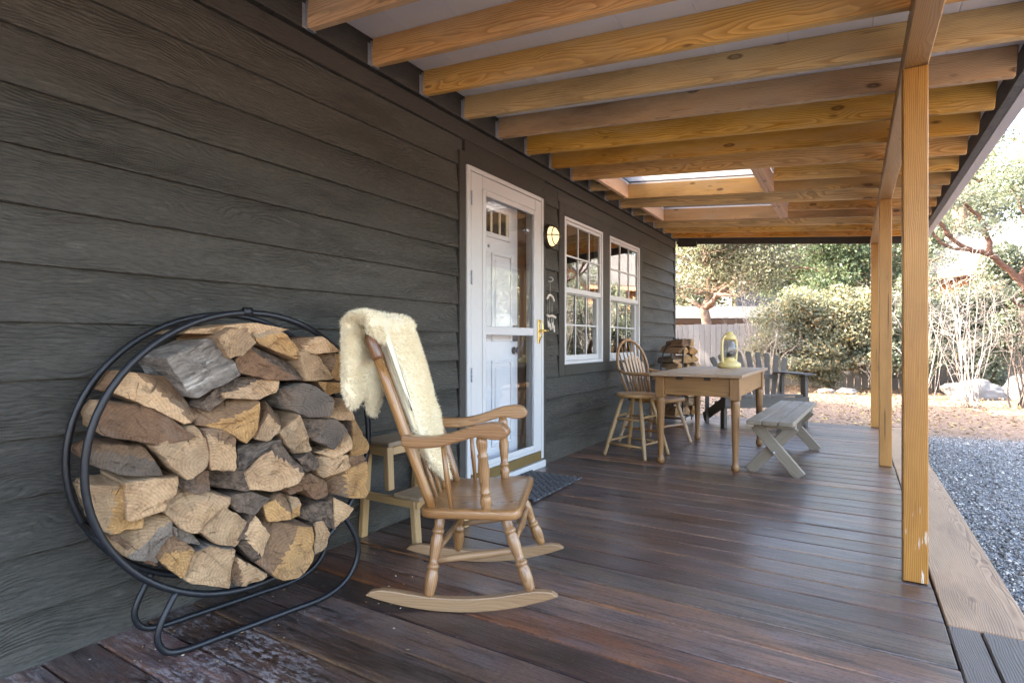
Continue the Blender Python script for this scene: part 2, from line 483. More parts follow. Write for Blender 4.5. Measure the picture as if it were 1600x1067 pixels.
def deck_mat():
    t = NT('deck_stain')
    co, rnd = t.objco()
    geo = t.n('NewGeometry').outputs['Position']
    fib = t.noise(t.scaled(co, (16, 110, 110)), 1.0, 5, .7)
    streak = t.noise(t.scaled(co, (2.0, 18, 18)), 1.0, 7, .72)
    wear = t.noise(t.scaled(co, (1.4, 6, 6)), 1.0, 6, .7)
    sep = t.n('SeparateXYZ', {0: t.vmath('ADD', t.scaled(co, (.03, 1, 1)), t.vmath('MULTIPLY', t.n('TexNoise', {'Vector': t.scaled(co, (1.2, 7, 7)), 'Scale': 1.0, 'Detail': 3.0}).outputs[1], (0, .09, .05)))})
    rr = t.math('SQRT', t.math('ADD', t.math('POWER', sep.outputs[1], 2.0), t.math('POWER', t.math('ADD', sep.outputs[2], .05), 2.0)))
    wave = t.math('FRACT', t.math('MULTIPLY', rr, 110.0))
    ring = t.ramp(wave, [(.0, .2), (.6, .8), (.92, 1.0), (1.0, .1)])
    hue = t.ramp(rnd, [(.0, (.062, .028, .020)), (.25, (.046, .030, .028)), (.5, (.090, .038, .022)), (.72, (.040, .029, .030)), (1.0, (.076, .040, .028))])
    lite = t.ramp(rnd, [(.0, (.24, .115, .075)), (.35, (.155, .100, .090)), (.6, (.27, .130, .075)), (.8, (.140, .102, .100)), (1.0, (.27, .16, .105))])
    c = t.mix(t.math('MULTIPLY', t.math('ADD', t.math('MULTIPLY', streak, .75), t.math('MULTIPLY', ring, .25)), .95, clamp=True), t.mix(fib, t.scaled(hue, (.35, .35, .35)), hue), lite)
    film = t.ramp(t.noise(t.scaled(co, (3.2, 11, 11)), 1.0, 6, .72), [(.44, 0.0), (.60, 1.0)])
    c = t.mix(t.math('MULTIPLY', film, .55), c, t.mix(fib, (.060, .050, .056), (.200, .170, .180)))
    ey = t.math('ABSOLUTE', t.n('SeparateXYZ', {0: t.n('TexCoord').outputs['Object']}).outputs[1])
    em = t.math('MULTIPLY', t.ramp(t.math('MULTIPLY', ey, 10.0), [(.60, 0.0), (.74, 1.0)]), t.ramp(t.noise(t.scaled(co, (1.5, 6, 6)), 1.0, 5, .65), [(.42, 0.0), (.60, 1.0)]))
    c = t.mix(t.math('MULTIPLY', em, .65), c, t.mix(fib, (.15, .070, .032), (.42, .23, .115)))
    dk = t.ramp(streak, [(.36, 1.0), (.5, 0.0)])
    c = t.mix(t.math('MULTIPLY', dk, .8), c, (.014, .009, .009))
    c = t.mix(t.math('MULTIPLY', t.ramp(rnd, [(.0, .0), (.55, .0), (.6, .6), (.7, .1), (.78, .55), (.85, .0)]), .8), c, t.mix(ring, (.012, .008, .008), (.05, .028, .022)))
    gl_ = t.noise(t.scaled(co, (4.0, 66, 66)), 1.0, 7, .8)
    c = t.mix(t.ramp(gl_, [(.36, .85), (.50, 0.0)]), c, (.010, .007, .007))
    c = t.mix(t.ramp(gl_, [(.55, 0.0), (.70, .55)]), c, lite)
    wm = t.ramp(t.math('ADD', wear, t.math('MULTIPLY', t.math('SUBTRACT', streak, .5), .5)), [(.56, 0.0), (.72, 1.0)])
    c = t.mix(t.math('MULTIPLY', wm, .6), c, t.mix(fib, (.16, .085, .05), (.36, .20, .11)))
    tone = t.math('ADD', .48, t.math('MULTIPLY', t.math('FRACT', t.math('MULTIPLY', rnd, 13.7)), 1.0))
    c = t.n('HueSaturation', {'Color': c, 'Value': tone, 'Hue': t.math('ADD', .489, t.math('MULTIPLY', t.math('FRACT', t.math('MULTIPLY', rnd, 11.1)), .018)), 'Saturation': t.math('ADD', .85, t.math('MULTIPLY', t.math('FRACT', t.math('MULTIPLY', rnd, 5.3)), .4))}).outputs[0]
    grit = t.noise(t.scaled(co, (70, 110, 110)), 1.0, 4, .75)
    c = t.mix(t.ramp(grit, [(.34, .7), (.46, 0.0)]), c, (.012, .009, .009))
    c = t.mix(t.ramp(grit, [(.60, 0.0), (.72, .5)]), c, (.30, .25, .24))
    # flaking, whitened finish on the boards by the firewood rack
    px = t.n('SeparateXYZ', {0: geo})
    zone = t.math('MULTIPLY', t.ramp(px.outputs[1], [(.0, 1.0), (.85, 1.0), (1.0, .9)]), t.ramp(t.noise(geo, 2.6, 4, .6), [(.40, 0.0), (.56, 1.0)]))
    zone = t.math('MULTIPLY', zone, t.ramp(t.math('MULTIPLY', t.math('ADD', px.outputs[1], t.math('MULTIPLY', px.outputs[0], .45)), .45), [(.0, 1.0), (.64, 1.0), (.84, 0.0)]))
    zone = t.math('MULTIPLY', zone, t.ramp(t.math('FRACT', t.math('MULTIPLY', rnd, 9.1)), [(.0, .15), (.5, 1.0)]))
    fl = t.ramp(t.noise(t.scaled(co, (26, 70, 70)), 1.0, 5, .75), [(.50, 0.0), (.57, 1.0)])
    fm = t.math('MULTIPLY', zone, fl)
    c = t.mix(t.math('MULTIPLY', fm, .7), c, (.38, .36, .37))
    rough = t.math('ADD', t.math('ADD', .24, t.math('MULTIPLY', wear, .26)), t.math('MULTIPLY', fm, .3))
    hgt = t.math('ADD', t.math('MULTIPLY', ring, .35), t.math('ADD', t.math('MULTIPLY', gl_, 1.2), t.math('MULTIPLY', streak, .9)))
    b = t.bsdf(Base_Color=c, Roughness=rough, Normal=t.bump(hgt, .5, .006))
    b.inputs['Specular IOR Level'].default_value = .5
    b.inputs['Coat Weight'].default_value = .55
    b.inputs['Coat Roughness'].default_value = .20
    t.set(b.inputs['Coat Normal'], t.bump(t.math('ADD', t.math('MULTIPLY', streak, .8), t.math('MULTIPLY', wear, .9)), .35, .006))
    return t.mat
M['deck'] = deck_mat()

def post_bottom_mat():
    """the stained post with peeling pale paint along splits near its foot"""
    m = M['post'].copy()
    m.name = 'stained_post_peeling'
    nt = m.node_tree
    b = [n for n in nt.nodes if n.type == 'BSDF_PRINCIPLED'][0]
    src = b.inputs['Base Color'].links[0].from_socket
    tc = nt.nodes.new('ShaderNodeTexCoord')
    mp = nt.nodes.new('ShaderNodeVectorMath'); mp.operation = 'MULTIPLY'; mp.inputs[1].default_value = (7, 60, 60)
    nt.links.new(tc.outputs['Object'], mp.inputs[0])
    nz = nt.nodes.new('ShaderNodeTexNoise'); nz.inputs['Scale'].default_value = 1; nz.inputs['Detail'].default_value = 4
    nt.links.new(mp.outputs[0], nz.inputs['Vector'])
    sp = nt.nodes.new('ShaderNodeSeparateXYZ'); nt.links.new(tc.outputs['Object'], sp.inputs[0])
    r1 = nt.nodes.new('ShaderNodeValToRGB'); r1.color_ramp.elements[0].position = .60; r1.color_ramp.elements[1].position = .64
    nt.links.new(nz.outputs[0], r1.inputs[0])
    r2 = nt.nodes.new('ShaderNodeValToRGB'); r2.color_ramp.elements[0].position = .05; r2.color_ramp.elements[0].color = (1, 1, 1, 1)
    r2.color_ramp.elements[1].position = .42; r2.color_ramp.elements[1].color = (0, 0, 0, 1)
    nt.links.new(sp.outputs[0], r2.inputs[0])
    mu = nt.nodes.new('ShaderNodeMath'); mu.operation = 'MULTIPLY'
    nt.links.new(r1.outputs[0], mu.inputs[0]); nt.links.new(r2.outputs[0], mu.inputs[1])
    mx = nt.nodes.new('ShaderNodeMix'); mx.data_type = 'RGBA'
    nt.links.new(mu.outputs[0], mx.inputs[0]); nt.links.new(src, mx.inputs[6]); mx.inputs[7].default_value = (.75, .70, .62, 1)
    nt.links.new(mx.outputs[2], b.inputs['Base Color'])
    return m
M['post_peel'] = post_bottom_mat()

def glass_mat(name, tint=(.9, .95, .95), refl=1.0, ior=1.5):
    t = NT(name)
    bf = t.n('NewGeometry').outputs['Backfacing']
    # both faces of the pane act as air-to-glass
    fr = t.n('Fresnel', {'IOR': t.math('ADD', ior, t.math('MULTIPLY', bf, 1 / ior - ior))})
    fac = t.math('MULTIPLY', fr.outputs[0], refl, clamp=True)
    tr = t.n('BsdfTransparent', {'Color': tint})
    gl = t.n('BsdfGlossy', {'Color': (1, 1, 1), 'Roughness': .012})
    mx = t.n('MixShader', {0: fac})
    t.t.links.new(tr.outputs[0], mx.inputs[1]); t.t.links.new(gl.outputs[0], mx.inputs[2])
    t.t.links.new(mx.outputs[0], t.out.inputs[0])
    return t.mat
M['glass'] = glass_mat('window_glass', (.80, .83, .83), 2.0, 1.55)
M['glass_door'] = glass_mat('storm_door_glass', (.97, .98, .99), 1.0)
M['glass_lamp'] = glass_mat('lantern_glass', (.62, .64, .64), 1.5)
def skylight_mat():
    t = NT('skylight_panel')
    a = t.n('BsdfTranslucent', {'Color': (.60, .585, .57)})
    b = t.n('BsdfDiffuse', {'Color': (.7, .7, .7)})
    mx = t.n('MixShader', {0: .42})
    t.t.links.new(a.outputs[0], mx.inputs[1]); t.t.links.new(b.outputs[0], mx.inputs[2])
    t.t.links.new(mx.outputs[0], t.out.inputs[0])
    return t.mat
M['skylight'] = skylight_mat()
def emit(name, col, s):
    t = NT(name)
    e = t.n('Emission', {'Color': col, 'Strength': s})
    t.t.links.new(e.outputs[0], t.out.inputs[0])
    return t.mat
M['lamp_glow'] = emit('lit_lamp_glass', (1.0, .76, .40), .13)

# --- firewood
def cut_mat(name, dark, light, crack=(.09, .045, .022), soot=0.0, aged=.35):
    """split or sawn face: year rings round a pith off the log's axis, torn fibres, drying cracks, stains"""
    t = NT(name)
    co, rnd = t.objco(0.0)
    ro = t.n('CombineXYZ', {0: t.math('MULTIPLY', rnd, 23.0), 1: t.math('MULTIPLY', rnd, 7.0), 2: 0.0}).outputs[0]
    cr = t.vmath('ADD', co, ro)
    wv = t.n('TexNoise', {'Vector': cr, 'Scale': 13.0, 'Detail': 4.0}).outputs[1]
    p = t.vmath('ADD', co, t.vmath('MULTIPLY', t.vmath('SUBTRACT', wv, (.5, .5, .5)), (.03, .035, .035)))
    off = t.n('CombineXYZ', {0: 0.0, 1: t.math('SUBTRACT', t.math('MULTIPLY', rnd, .16), .08), 2: t.math('ADD', .03, t.math('MULTIPLY', rnd, .03))}).outputs[0]
    sep = t.n('SeparateXYZ', {0: t.vmath('ADD', p, off)})
    rr = t.math('SQRT', t.math('ADD', t.math('POWER', sep.outputs[1], 2.0), t.math('POWER', sep.outputs[2], 2.0)))
    ang = t.math('ARCTAN2', sep.outputs[1], sep.outputs[2])
    wave = t.math('FRACT', t.math('MULTIPLY', rr, 105.0))
    ring = t.ramp(wave, [(.0, .2), (.6, .8), (.9, 1.0), (1.0, .15)])
    ray = t.noise(t.n('CombineXYZ', {0: t.math('MULTIPLY', ang, 9.0), 1: t.math('MULTIPLY', rr, 7.0), 2: t.math('MULTIPLY', rnd, 9.0)}).outputs[0], 1.0, 5, .7)
    big = t.noise(cr, 10.0, 6, .65)
    fib = t.noise(t.scaled(cr, (12, 120, 120)), 1.0, 5, .75)
    f = t.math('ADD', t.math('MULTIPLY', ring, .18), t.math('ADD', t.math('MULTIPLY', big, .9), t.math('ADD', t.math('MULTIPLY', fib, .45), t.math('MULTIPLY', ray, .35))))
    f = t.math('MULTIPLY', t.math('SUBTRACT', f, .52), 1.35, clamp=True)
    c = t.mix(f, dark, light)
    gm = t.ramp(t.noise(cr, 6.0, 5, .6), [(.50, 0.0), (.66, 1.0)])
    c = t.mix(t.math('MULTIPLY', gm, aged), c, t.mix(fib, (.13, .105, .085), (.40, .35, .29)))
    ck = t.ramp(ray, [(.335, 1.0), (.37, 0.0)])
    st = t.ramp(t.noise(cr, 17.0, 6, .72), [(.57, 0.0), (.68, 1.0)])
    c = t.mix(t.math('MULTIPLY', st, .5), c, crack)
    c = t.mix(t.math('MULTIPLY', ck, .75), c, tuple(k * .5 for k in crack))
    if soot:
        sm = t.ramp(t.noise(cr, 5.0, 3, .5), [(.38, 0.0), (.60, 1.0)])
        c = t.mix(t.math('MULTIPLY', sm, soot), c, t.mix(ring, (.030, .028, .028), (.085, .078, .072)))
    hv = t.n('HueSaturation', {'Color': c, 'Value': t.math('ADD', .84, t.math('MULTIPLY', rnd, .40))})
    h = t.math('ADD', t.math('MULTIPLY', ring, .2), t.math('ADD', t.math('ADD', fib, t.math('MULTIPLY', big, 1.4)), t.math('MULTIPLY', ck, -.8)))
    t.bsdf(Base_Color=hv.outputs[0], Roughness=.78, Normal=t.bump(h, 1.0, .016))
    return t.mat
def bark_mat(name, dark, light, sc=1.0, pale=None, turn=None):
    t = NT(name)
    co, rnd = t.objco()
    if turn is not None:                       # a log lying across the pile: its length runs along local Y
        co = t.n('VectorRotate', {'Vector': co, 'Angle': turn}, rotation_type='X_AXIS').outputs[0]
        sp = t.n('SeparateXYZ', {0: co})
        co = t.n('CombineXYZ', {0: sp.outputs[1], 1: sp.outputs[0], 2: sp.outputs[2]}).outputs[0]
    wv = t.n('TexNoise', {'Vector': t.scaled(co, (10 * sc, 25 * sc, 25 * sc)), 'Scale': 1.0, 'Detail': 4.0}).outputs[1]
    cw = t.vmath('ADD', co, t.vmath('MULTIPLY', t.vmath('SUBTRACT', wv, (.5, .5, .5)), (.10 / sc, .035 / sc, .035 / sc)))
    a = t.noise(t.scaled(cw, (7 * sc, 55 * sc, 55 * sc)), 1.0, 7, .72)
    b = t.noise(t.scaled(co, (40 * sc, 90 * sc, 90 * sc)), 1.0, 4, .7)
    g = t.noise(t.scaled(co, (6, 9, 9)), 1.0, 3, .6)
    f = t.math('ADD', t.math('MULTIPLY', a, .75), t.math('MULTIPLY', b, .25))
    c = t.mix(t.ramp(f, [(.36, 0.0), (.64, 1.0)]), dark, t.mix(g, light, tuple(min(1, k * 1.7) for k in light)))
    if pale:
        c = t.mix(t.ramp(t.noise(t.scaled(co, (4, 32, 32)), 1.0, 5, .65), [(.54, 0.0), (.64, .85)]), c, pale)
    t.bsdf(Base_Color=c, Roughness=.85, Normal=t.bump(f, 1.0, .02))
    return t.mat
M['cut_light'] = cut_mat('cut_oak_light', (.22, .100, .040), (.88, .58, .32), aged=.2)
M['cut_gold'] = cut_mat('cut_oak_gold', (.20, .078, .023), (.80, .47, .185), aged=.15)
M['cut_brown'] = cut_mat('cut_oak_brown', (.075, .036, .020), (.34, .185, .095))
M['cut_grey'] = cut_mat('cut_oak_weathered', (.14, .105, .08), (.42, .34, .26))
M['cut_dark'] = cut_mat('cut_oak_sooty', (.09, .06, .042), (.36, .25, .165), soot=.6)
M['bark'] = bark_mat('oak_bark', (.018, .013, .010), (.20, .135, .09))
M['bark_grey'] = bark_mat('grey_bark', (.06, .05, .042), (.30, .26, .22), .8, pale=(.52, .48, .42))
M['bark_grey_across'] = bark_mat('grey_bark_across', (.06, .048, .038), (.22, .185, .15), .8, pale=(.50, .45, .38), turn=R(-24))
M['bark_across'] = bark_mat('oak_bark_across', (.010, .008, .007), (.16, .12, .09), 1.2, turn=R(-18))
M['split_brown'] = cut_mat('split_side_brown', (.085, .042, .023), (.42, .245, .125))
M['split_light'] = cut_mat('split_side_light', (.30, .165, .08), (.68, .46, .26))

# --- vegetation, ground
def leaf_mat(name, a, b, c=None, trans=.35, zscale=1.2):
    t = NT(name)
    isl = t.n('NewGeometry')
    rnd = isl.outputs['Random Per Island']
    pos = isl.outputs['Position']
    n = t.noise(pos, zscale, 3, .6)
    col = t.mix(t.math('ADD', t.math('MULTIPLY', rnd, .7), t.math('MULTIPLY', n, .4), clamp=True), a, b)
    if c:
        col = t.mix(t.math('GREATER_THAN', rnd, .88), col, c)
    df = t.n('BsdfPrincipled', {'Base Color': col, 'Roughness': .5})
    df.inputs['Specular IOR Level'].default_value = .35
    tl = t.n('BsdfTranslucent', {'Color': t.mix(.5, col, (.30, .32, .17), 'MIX')})
    mx = t.n('MixShader', {0: trans})
    t.t.links.new(df.outputs[0], mx.inputs[1]); t.t.links.new(tl.outputs[0], mx.inputs[2])
    t.t.links.new(mx.outputs[0], t.out.inputs[0])
    return t.mat
M['leaf_oak'] = leaf_mat('leaf_live_oak', (.050, .058, .034), (.17, .17, .115), (.30, .29, .23))
M['leaf_green'] = leaf_mat('leaf_dark_green', (.035, .065, .035), (.10, .15, .075), (.18, .22, .15))
M['leaf_manz'] = leaf_mat('leaf_manzanita', (.10, .115, .070), (.33, .33, .225), (.46, .33, .17))
M['leaf_grey'] = leaf_mat('leaf_grey_green', (.075, .10, .075), (.22, .26, .19), (.30, .31, .24))
M['leaf_conifer'] = leaf_mat('leaf_conifer', (.09, .12, .05), (.27, .31, .15), None, .4)
M['leaf_far'] = leaf_mat('leaf_far_trees', (.06, .075, .05), (.19, .20, .14), (.26, .27, .20), .35, .5)
M['litter'] = leaf_mat('leaf_litter', (.10, .052, .028), (.27, .175, .095), (.42, .32, .09), .15, 3)
M['bark_red'] = bark_mat('red_bark', (.035, .016, .011), (.13, .060, .036), .6)
M['litter_chip'] = leaf_mat('chip', (.07, .04, .025), (.34, .24, .14), (.55, .48, .38), .02, 9)
M['bark_tree'] = bark_mat('tree_bark', (.05, .035, .026), (.26, .17, .12), .35)
M['twig'] = plain('bare_twig', (.23, .205, .185), .8, nz=.3, nscale=8)
M['twig_dark'] = plain('dark_twig', (.10, .08, .068), .8, nz=.3, nscale=8)
M['rock'] = plain('pale_rock', (.17, .168, .165), .85, nz=.35, nscale=7, bump=.5)
M['rock_dark'] = plain('dark_rock', (.17, .15, .14), .85, nz=.4, nscale=12, bump=.5)

def ground_mat():
    t = NT('leafy_soil')
    g = t.n('NewGeometry').outputs['Position']
    a = t.noise(g, 1.3, 6, .65)
    b = t.noise(g, 24, 5, .7)
    c = t.mix(a, (.085, .052, .036), (.20, .135, .092))
    c = t.mix(t.ramp(b, [(.42, 0.0), (.62, .8)]), c, (.27, .195, .14))
    c = t.mix(t.ramp(t.noise(g, 60, 4), [(.55, 0.0), (.66, .8)]), c, (.10, .06, .04))
    t.bsdf(Base_Color=c, Roughness=.9, Normal=t.bump(t.math('ADD', b, a), .8, .03))
    return t.mat
M['ground'] = ground_mat()
def gravel_mat(base=True):
    t = NT('gravel' if base else 'gravel_stone')
    g = t.n('NewGeometry')
    if base:
        v = t.n('TexVoronoi', {'Vector': g.outputs['Position'], 'Scale': 60.0}, feature='F1')
        col = t.ramp(t.n('SeparateColor', {0: v.outputs['Color']}).outputs[0], [(.0, (.09, .09, .095)), (.5, (.20, .20, .205)), (1.0, (.40, .39, .38))])
        h = t.math('SUBTRACT', 1.0, v.outputs['Distance'])
        t.bsdf(Base_Color=col, Roughness=.8, Normal=t.bump(h, 1.0, .02))
    else:
        r = g.outputs['Random Per Island']
        col = t.ramp(r, [(.0, (.06, .055, .05)), (.35, (.19, .18, .165)), (.6, (.27, .245, .21)), (.78, (.37, .35, .325)), (.94, (.52, .49, .44)), (1.0, (.78, .75, .70))])
        t.bsdf(Base_Color=col, Roughness=.75)
    return t.mat
M['gravel'] = gravel_mat()
M['stone'] = gravel_mat(False)

def fur_mat():
    t = NT('sheepskin_wool')
    tc = t.n('TexCoord').outputs['Object']
    n = t.noise(tc, 9, 4, .6)
    c = t.mix(n, (.84, .70, .44), (.95, .88, .70))
    b = t.bsdf(Base_Color=c, Roughness=.9)
    b.inputs['Specular IOR Level'].default_value = .1
    b.inputs['Sheen Weight'].default_value = .3
    return t.mat
M['fur'] = fur_mat()

# ================================================================== the setting
def grid_ground():
    xs = np.concatenate([[-250, -120, -60, -30], np.linspace(-16, 22, 77), [34, 60, 120, 250]])
    ys = np.concatenate([[-250, -120, -60, -20], np.linspace(-8, 32, 81), [45, 70, 130, 300]])
    X, Y = np.meshgrid(xs, ys, indexing='ij')
    Z = np.full(X.shape, -.13)
    for i in range(X.shape[0]):
        for j in range(X.shape[1]):
            x, y = X[i, j], Y[i, j]
            if y > 8.4 or x > 6.5:
                k = min(1, max(0, max((y - 8.4) / 2.5, (x - 6.5) / 2)))
                Z[i, j] += k * (.05 * noise.noise((x * .6, y * .6, 0)) + .03 * noise.noise((x * 1.9, y * 1.9, 3)) + .03)
                if y > 14: Z[i, j] += .02 * min(y - 14, 25)
    co = np.stack([X.ravel(), Y.ravel(), Z.ravel()], 1)
    nx, ny = X.shape
    idx = np.arange(nx * ny).reshape(nx, ny)
    q = np.stack([idx[:-1, :-1].ravel(), idx[1:, :-1].ravel(), idx[1:, 1:].ravel(), idx[:-1, 1:].ravel()], 1)
    me = fast_mesh('ground', co, q)
    me.polygons.foreach_set('use_smooth', [True] * len(me.polygons))
    return tag(link('ground', me, M['ground']), kind='structure')
grid_ground()

def gravel_drive():
    n = 60
    v, f = [], []
    for i in range(n + 1):
        x = 2.55 + 8.0 * i / n
        yy = 8.12 + .22 * (x - 2.8) + .12 * noise.noise((x * 1.7, 0, 0)) + .05 * noise.noise((x * 6, 2, 0))
        v += [(x, -7, -.112), (x, 7.4, -.112), (x, yy, -.122)]
    for i in range(n):
        a = i * 3
        f += [(a, a + 3, a + 4, a + 1), (a + 1, a + 4, a + 5, a + 2)]
    tag(link('gravel_drive', pymesh('gravel', v, f), M['gravel']), kind='structure')
    # the stones themselves
    N = 60000
    x = 2.705 + RNG.random(N) ** 1.5 * 3.6
    y = 1.2 + RNG.random(N) ** 1.0 * 7.3
    lim = 8.15 + .22 * (x - 2.8) + RNG.normal(0, .10, N)
    keep = y < lim
    x, y = x[keep], y[keep]
    N = len(x)
    s = RNG.uniform(.003, .0095, N) * (1 + .9 * (RNG.random(N) > .94))
    base = np.array([(1, 0, 0), (0, 1, 0), (-1, 0, 0), (0, -1, 0), (0, 0, 1), (0, 0, -1)], float)
    fc = np.array([(0, 1, 4), (1, 2, 4), (2, 3, 4), (3, 0, 4), (1, 0, 5), (2, 1, 5), (3, 2, 5), (0, 3, 5)])
    P = base[None] * (s[:, None, None]) * RNG.uniform(.55, 1.25, (N, 6, 3))
    P[:, :, 2] *= .7
    a = RNG.uniform(0, 6.28, N)
    ca, sa = np.cos(a)[:, None], np.sin(a)[:, None]
    tilt = RNG.normal(0, .5, N)[:, None]
    px, py, pz = P[:, :, 0], P[:, :, 1], P[:, :, 2]
    pz2 = pz + px * tilt * .5
    Q = np.stack([px * ca - py * sa + x[:, None], px * sa + py * ca + y[:, None], pz2 - .108 + (s * .4)[:, None]], 2)
    F = (fc[None] + (np.arange(N) * 6)[:, None, None]).reshape(-1, 3)
    me = fast_mesh('gravel_stones', Q.reshape(-1, 3), F)
    tag(link('gravel_stones', me, M['stone']), 'loose grey gravel stones covering the drive beside the deck', 'gravel', kind='stuff')
gravel_drive()

# ---------------------------------------------------------------- deck: one object for each plank
deck = box('deck', (.03, -1.2, -.10), (2.44, 7.84, -.052), M['black'], bev=0)
tag(deck, kind='structure')
def deck_part(o):
    return adopt(o, deck)
yy = -1.2
k = 0
while yy < 7.78:
    w = random.choice([.150, .158, .165, .172, .162])
    if yy + w > 7.74: w = 7.9 - yy
    x1 = 2.4655 + random.uniform(-.004, .002)
    zt = random.uniform(-.0022, .0012)
    g = random.uniform(.0045, .0105)
    o = bar('plank', (.022, yy + w / 2, -.0195 + zt), (x1, yy + w / 2 + random.uniform(-.0015, .0015), -.0195 + zt + random.uniform(-.001, .001)),
            w - g, .038, M['deck'], bev=.0055, seg=2, share=False)
    deck_part(o)
    yy += w
deck_part(box('edge_board', (2.470, 2.503, -.042), (2.722, 5.30, .001), M['edge'], bev=.004))
deck_part(box('edge_board', (2.470, 5.306, -.042), (2.720, 7.9, .0), M['edge'], bev=.004))
deck_part(box('edge_board', (2.468, -1.2, -.042), (2.560, 2.497, .001), M['edge_grey'], bev=.005))
deck_part(box('edge_board', (2.564, -1.2, -.042), (2.726, 2.497, .0025), M['edge_grey'], bev=.005))
deck_part(box('skirt', (2.665, -1.2, -.19), (2.70, 7.88, -.045), M['edge_grey'], bev=.002))
deck_part(box('skirt', (.03, 7.845, -.19), (2.66, 7.88, -.042), M['edge_grey'], bev=.002))

# ---------------------------------------------------------------- house
house = thing('house', 'house wall with dark grey lap siding, white storm door and two windows', 'house', (0, 0, 0))

def wedge(name, y0, y1, z0, z1, mat, parent, xo=.025, xt=.006, sag=0.0):
    l = y1 - y0
    h = z1 - z0
    v = [(0, 0, 0), (l, 0, 0), (l, 0, h), (0, 0, h), (0, -xo, 0), (l, -xo, 0), (l, -xt, h), (0, -xt, h),
         (0, -xo, .004), (l, -xo, .004)]
    v[4] = (0, -xo + .002, 0); v[5] = (l, -xo + .002, 0)
    f = [(4, 5, 9, 8), (8, 9, 6, 7), (0, 1, 5, 4), (3, 7, 6, 2), (0, 4, 8, 7, 3), (1, 2, 6, 9, 5), (0, 3, 2, 1)]
    return link(name, pymesh(name, v, f), mat, parent, axis_matrix((.001, y0, z0), (0, 1, 0)))

EXPO = .179
DOOR = (2.91, 4.095)
WIN = (4.345, 6.572)
def seg_row(z0, z1, spans):
    for a, b in spans:
        # long runs are made of boards butted end to end
        cur = a
        while cur < b - .01:
            nxt = b if b - cur < 4.2 else (3.1 if cur < -3.9 else cur + random.uniform(2.8, 3.6))
            if b - nxt < .5: nxt = b
            wedge('siding_board', cur + .001, nxt - .0015, z0, z1, M['siding'], house)
            cur = nxt
for k in range(13):
    z0 = -.014 + EXPO * k
    z1 = z0 + EXPO + .006
    end = 8.0
    spans = [(-4.0, DOOR[0] - .002), (DOOR[1] + .002, end)]
    if 4 <= k <= 11:
        spans = [(-4.0, DOOR[0] - .002), (DOOR[1] + .002, WIN[0] - .002), (WIN[1] + .002, end)]
    if k == 12:
        seg_row(z0, z1 - .006, [(-4.0, DOOR[0] - .002), (DOOR[1] + .002, WIN[0] - .002), (WIN[1] + .002, end)])
        wedge('siding_board', WIN[0], WIN[1], 2.203, z1 - .006, M['siding'], house, xo=.020)
        continue
    seg_row(z0, z1, spans)
box('corner_board', (.0, 8.004, -.1), (.028, 8.06, 2.43), M['trim'], house)
box('frieze_board', (.0, -4, 2.316), (.026, 8.06, 2.414), M['trim'], house)
box('ledger_gap_shade', (.0, -4, 2.4145), (.006, 8.06, 2.4305), M['black'], house, bev=0)  # black strip: the shade under the ledger put into its colour
box('ledger', (.0, -4, 2.431), (.040, 8.15, 2.585), M['trim'], house)
# wall behind the boards, left open at the door and the windows
for nm, lo, hi in [('wall_panel', (-.14, -6, -.12), (0, 2.975, 2.62)), ('wall_panel', (-.14, 2.975, 2.16), (0, 4.035, 2.62)),
                   ('wall_panel', (-.14, 4.035, -.12), (0, 4.45, 2.62)), ('wall_panel', (-.14, 4.45, -.12), (0, 6.485, .79)),
                   ('wall_panel', (-.14, 4.45, 2.105), (0, 6.485, 2.62)), ('wall_panel', (-.14, 6.485, -.12), (0, 8.05, 2.62)),
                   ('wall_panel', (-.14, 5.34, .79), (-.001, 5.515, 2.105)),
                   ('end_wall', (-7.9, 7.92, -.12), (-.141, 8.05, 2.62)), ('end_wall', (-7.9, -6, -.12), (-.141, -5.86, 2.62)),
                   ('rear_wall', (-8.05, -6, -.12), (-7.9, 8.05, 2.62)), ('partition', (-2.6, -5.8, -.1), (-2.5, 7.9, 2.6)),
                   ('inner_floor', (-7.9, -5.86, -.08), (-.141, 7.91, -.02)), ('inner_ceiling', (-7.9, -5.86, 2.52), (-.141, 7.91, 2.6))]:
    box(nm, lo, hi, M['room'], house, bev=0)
for a, b in [((.30, 2.66), (-4.0, 3.75)), ((-8.3, 2.66), (-4.0, 3.75))]:
    bar('roof', (a[0], 1.1, a[1]), (b[0], 1.1, b[1]), 14.9, .10, M['shingle'], house, bev=0)

# door casing
box('door_casing', (.0, 2.91, -.02), (.034, 2.976, 2.232), M['trim'], house)
box('door_casing', (.0, 4.034, -.02), (.034, 4.093, 2.157), M['trim'], house)
box('head_casing', (.0, 2.977, 2.157), (.025, 4.093, 2.314), M['trim'], house)
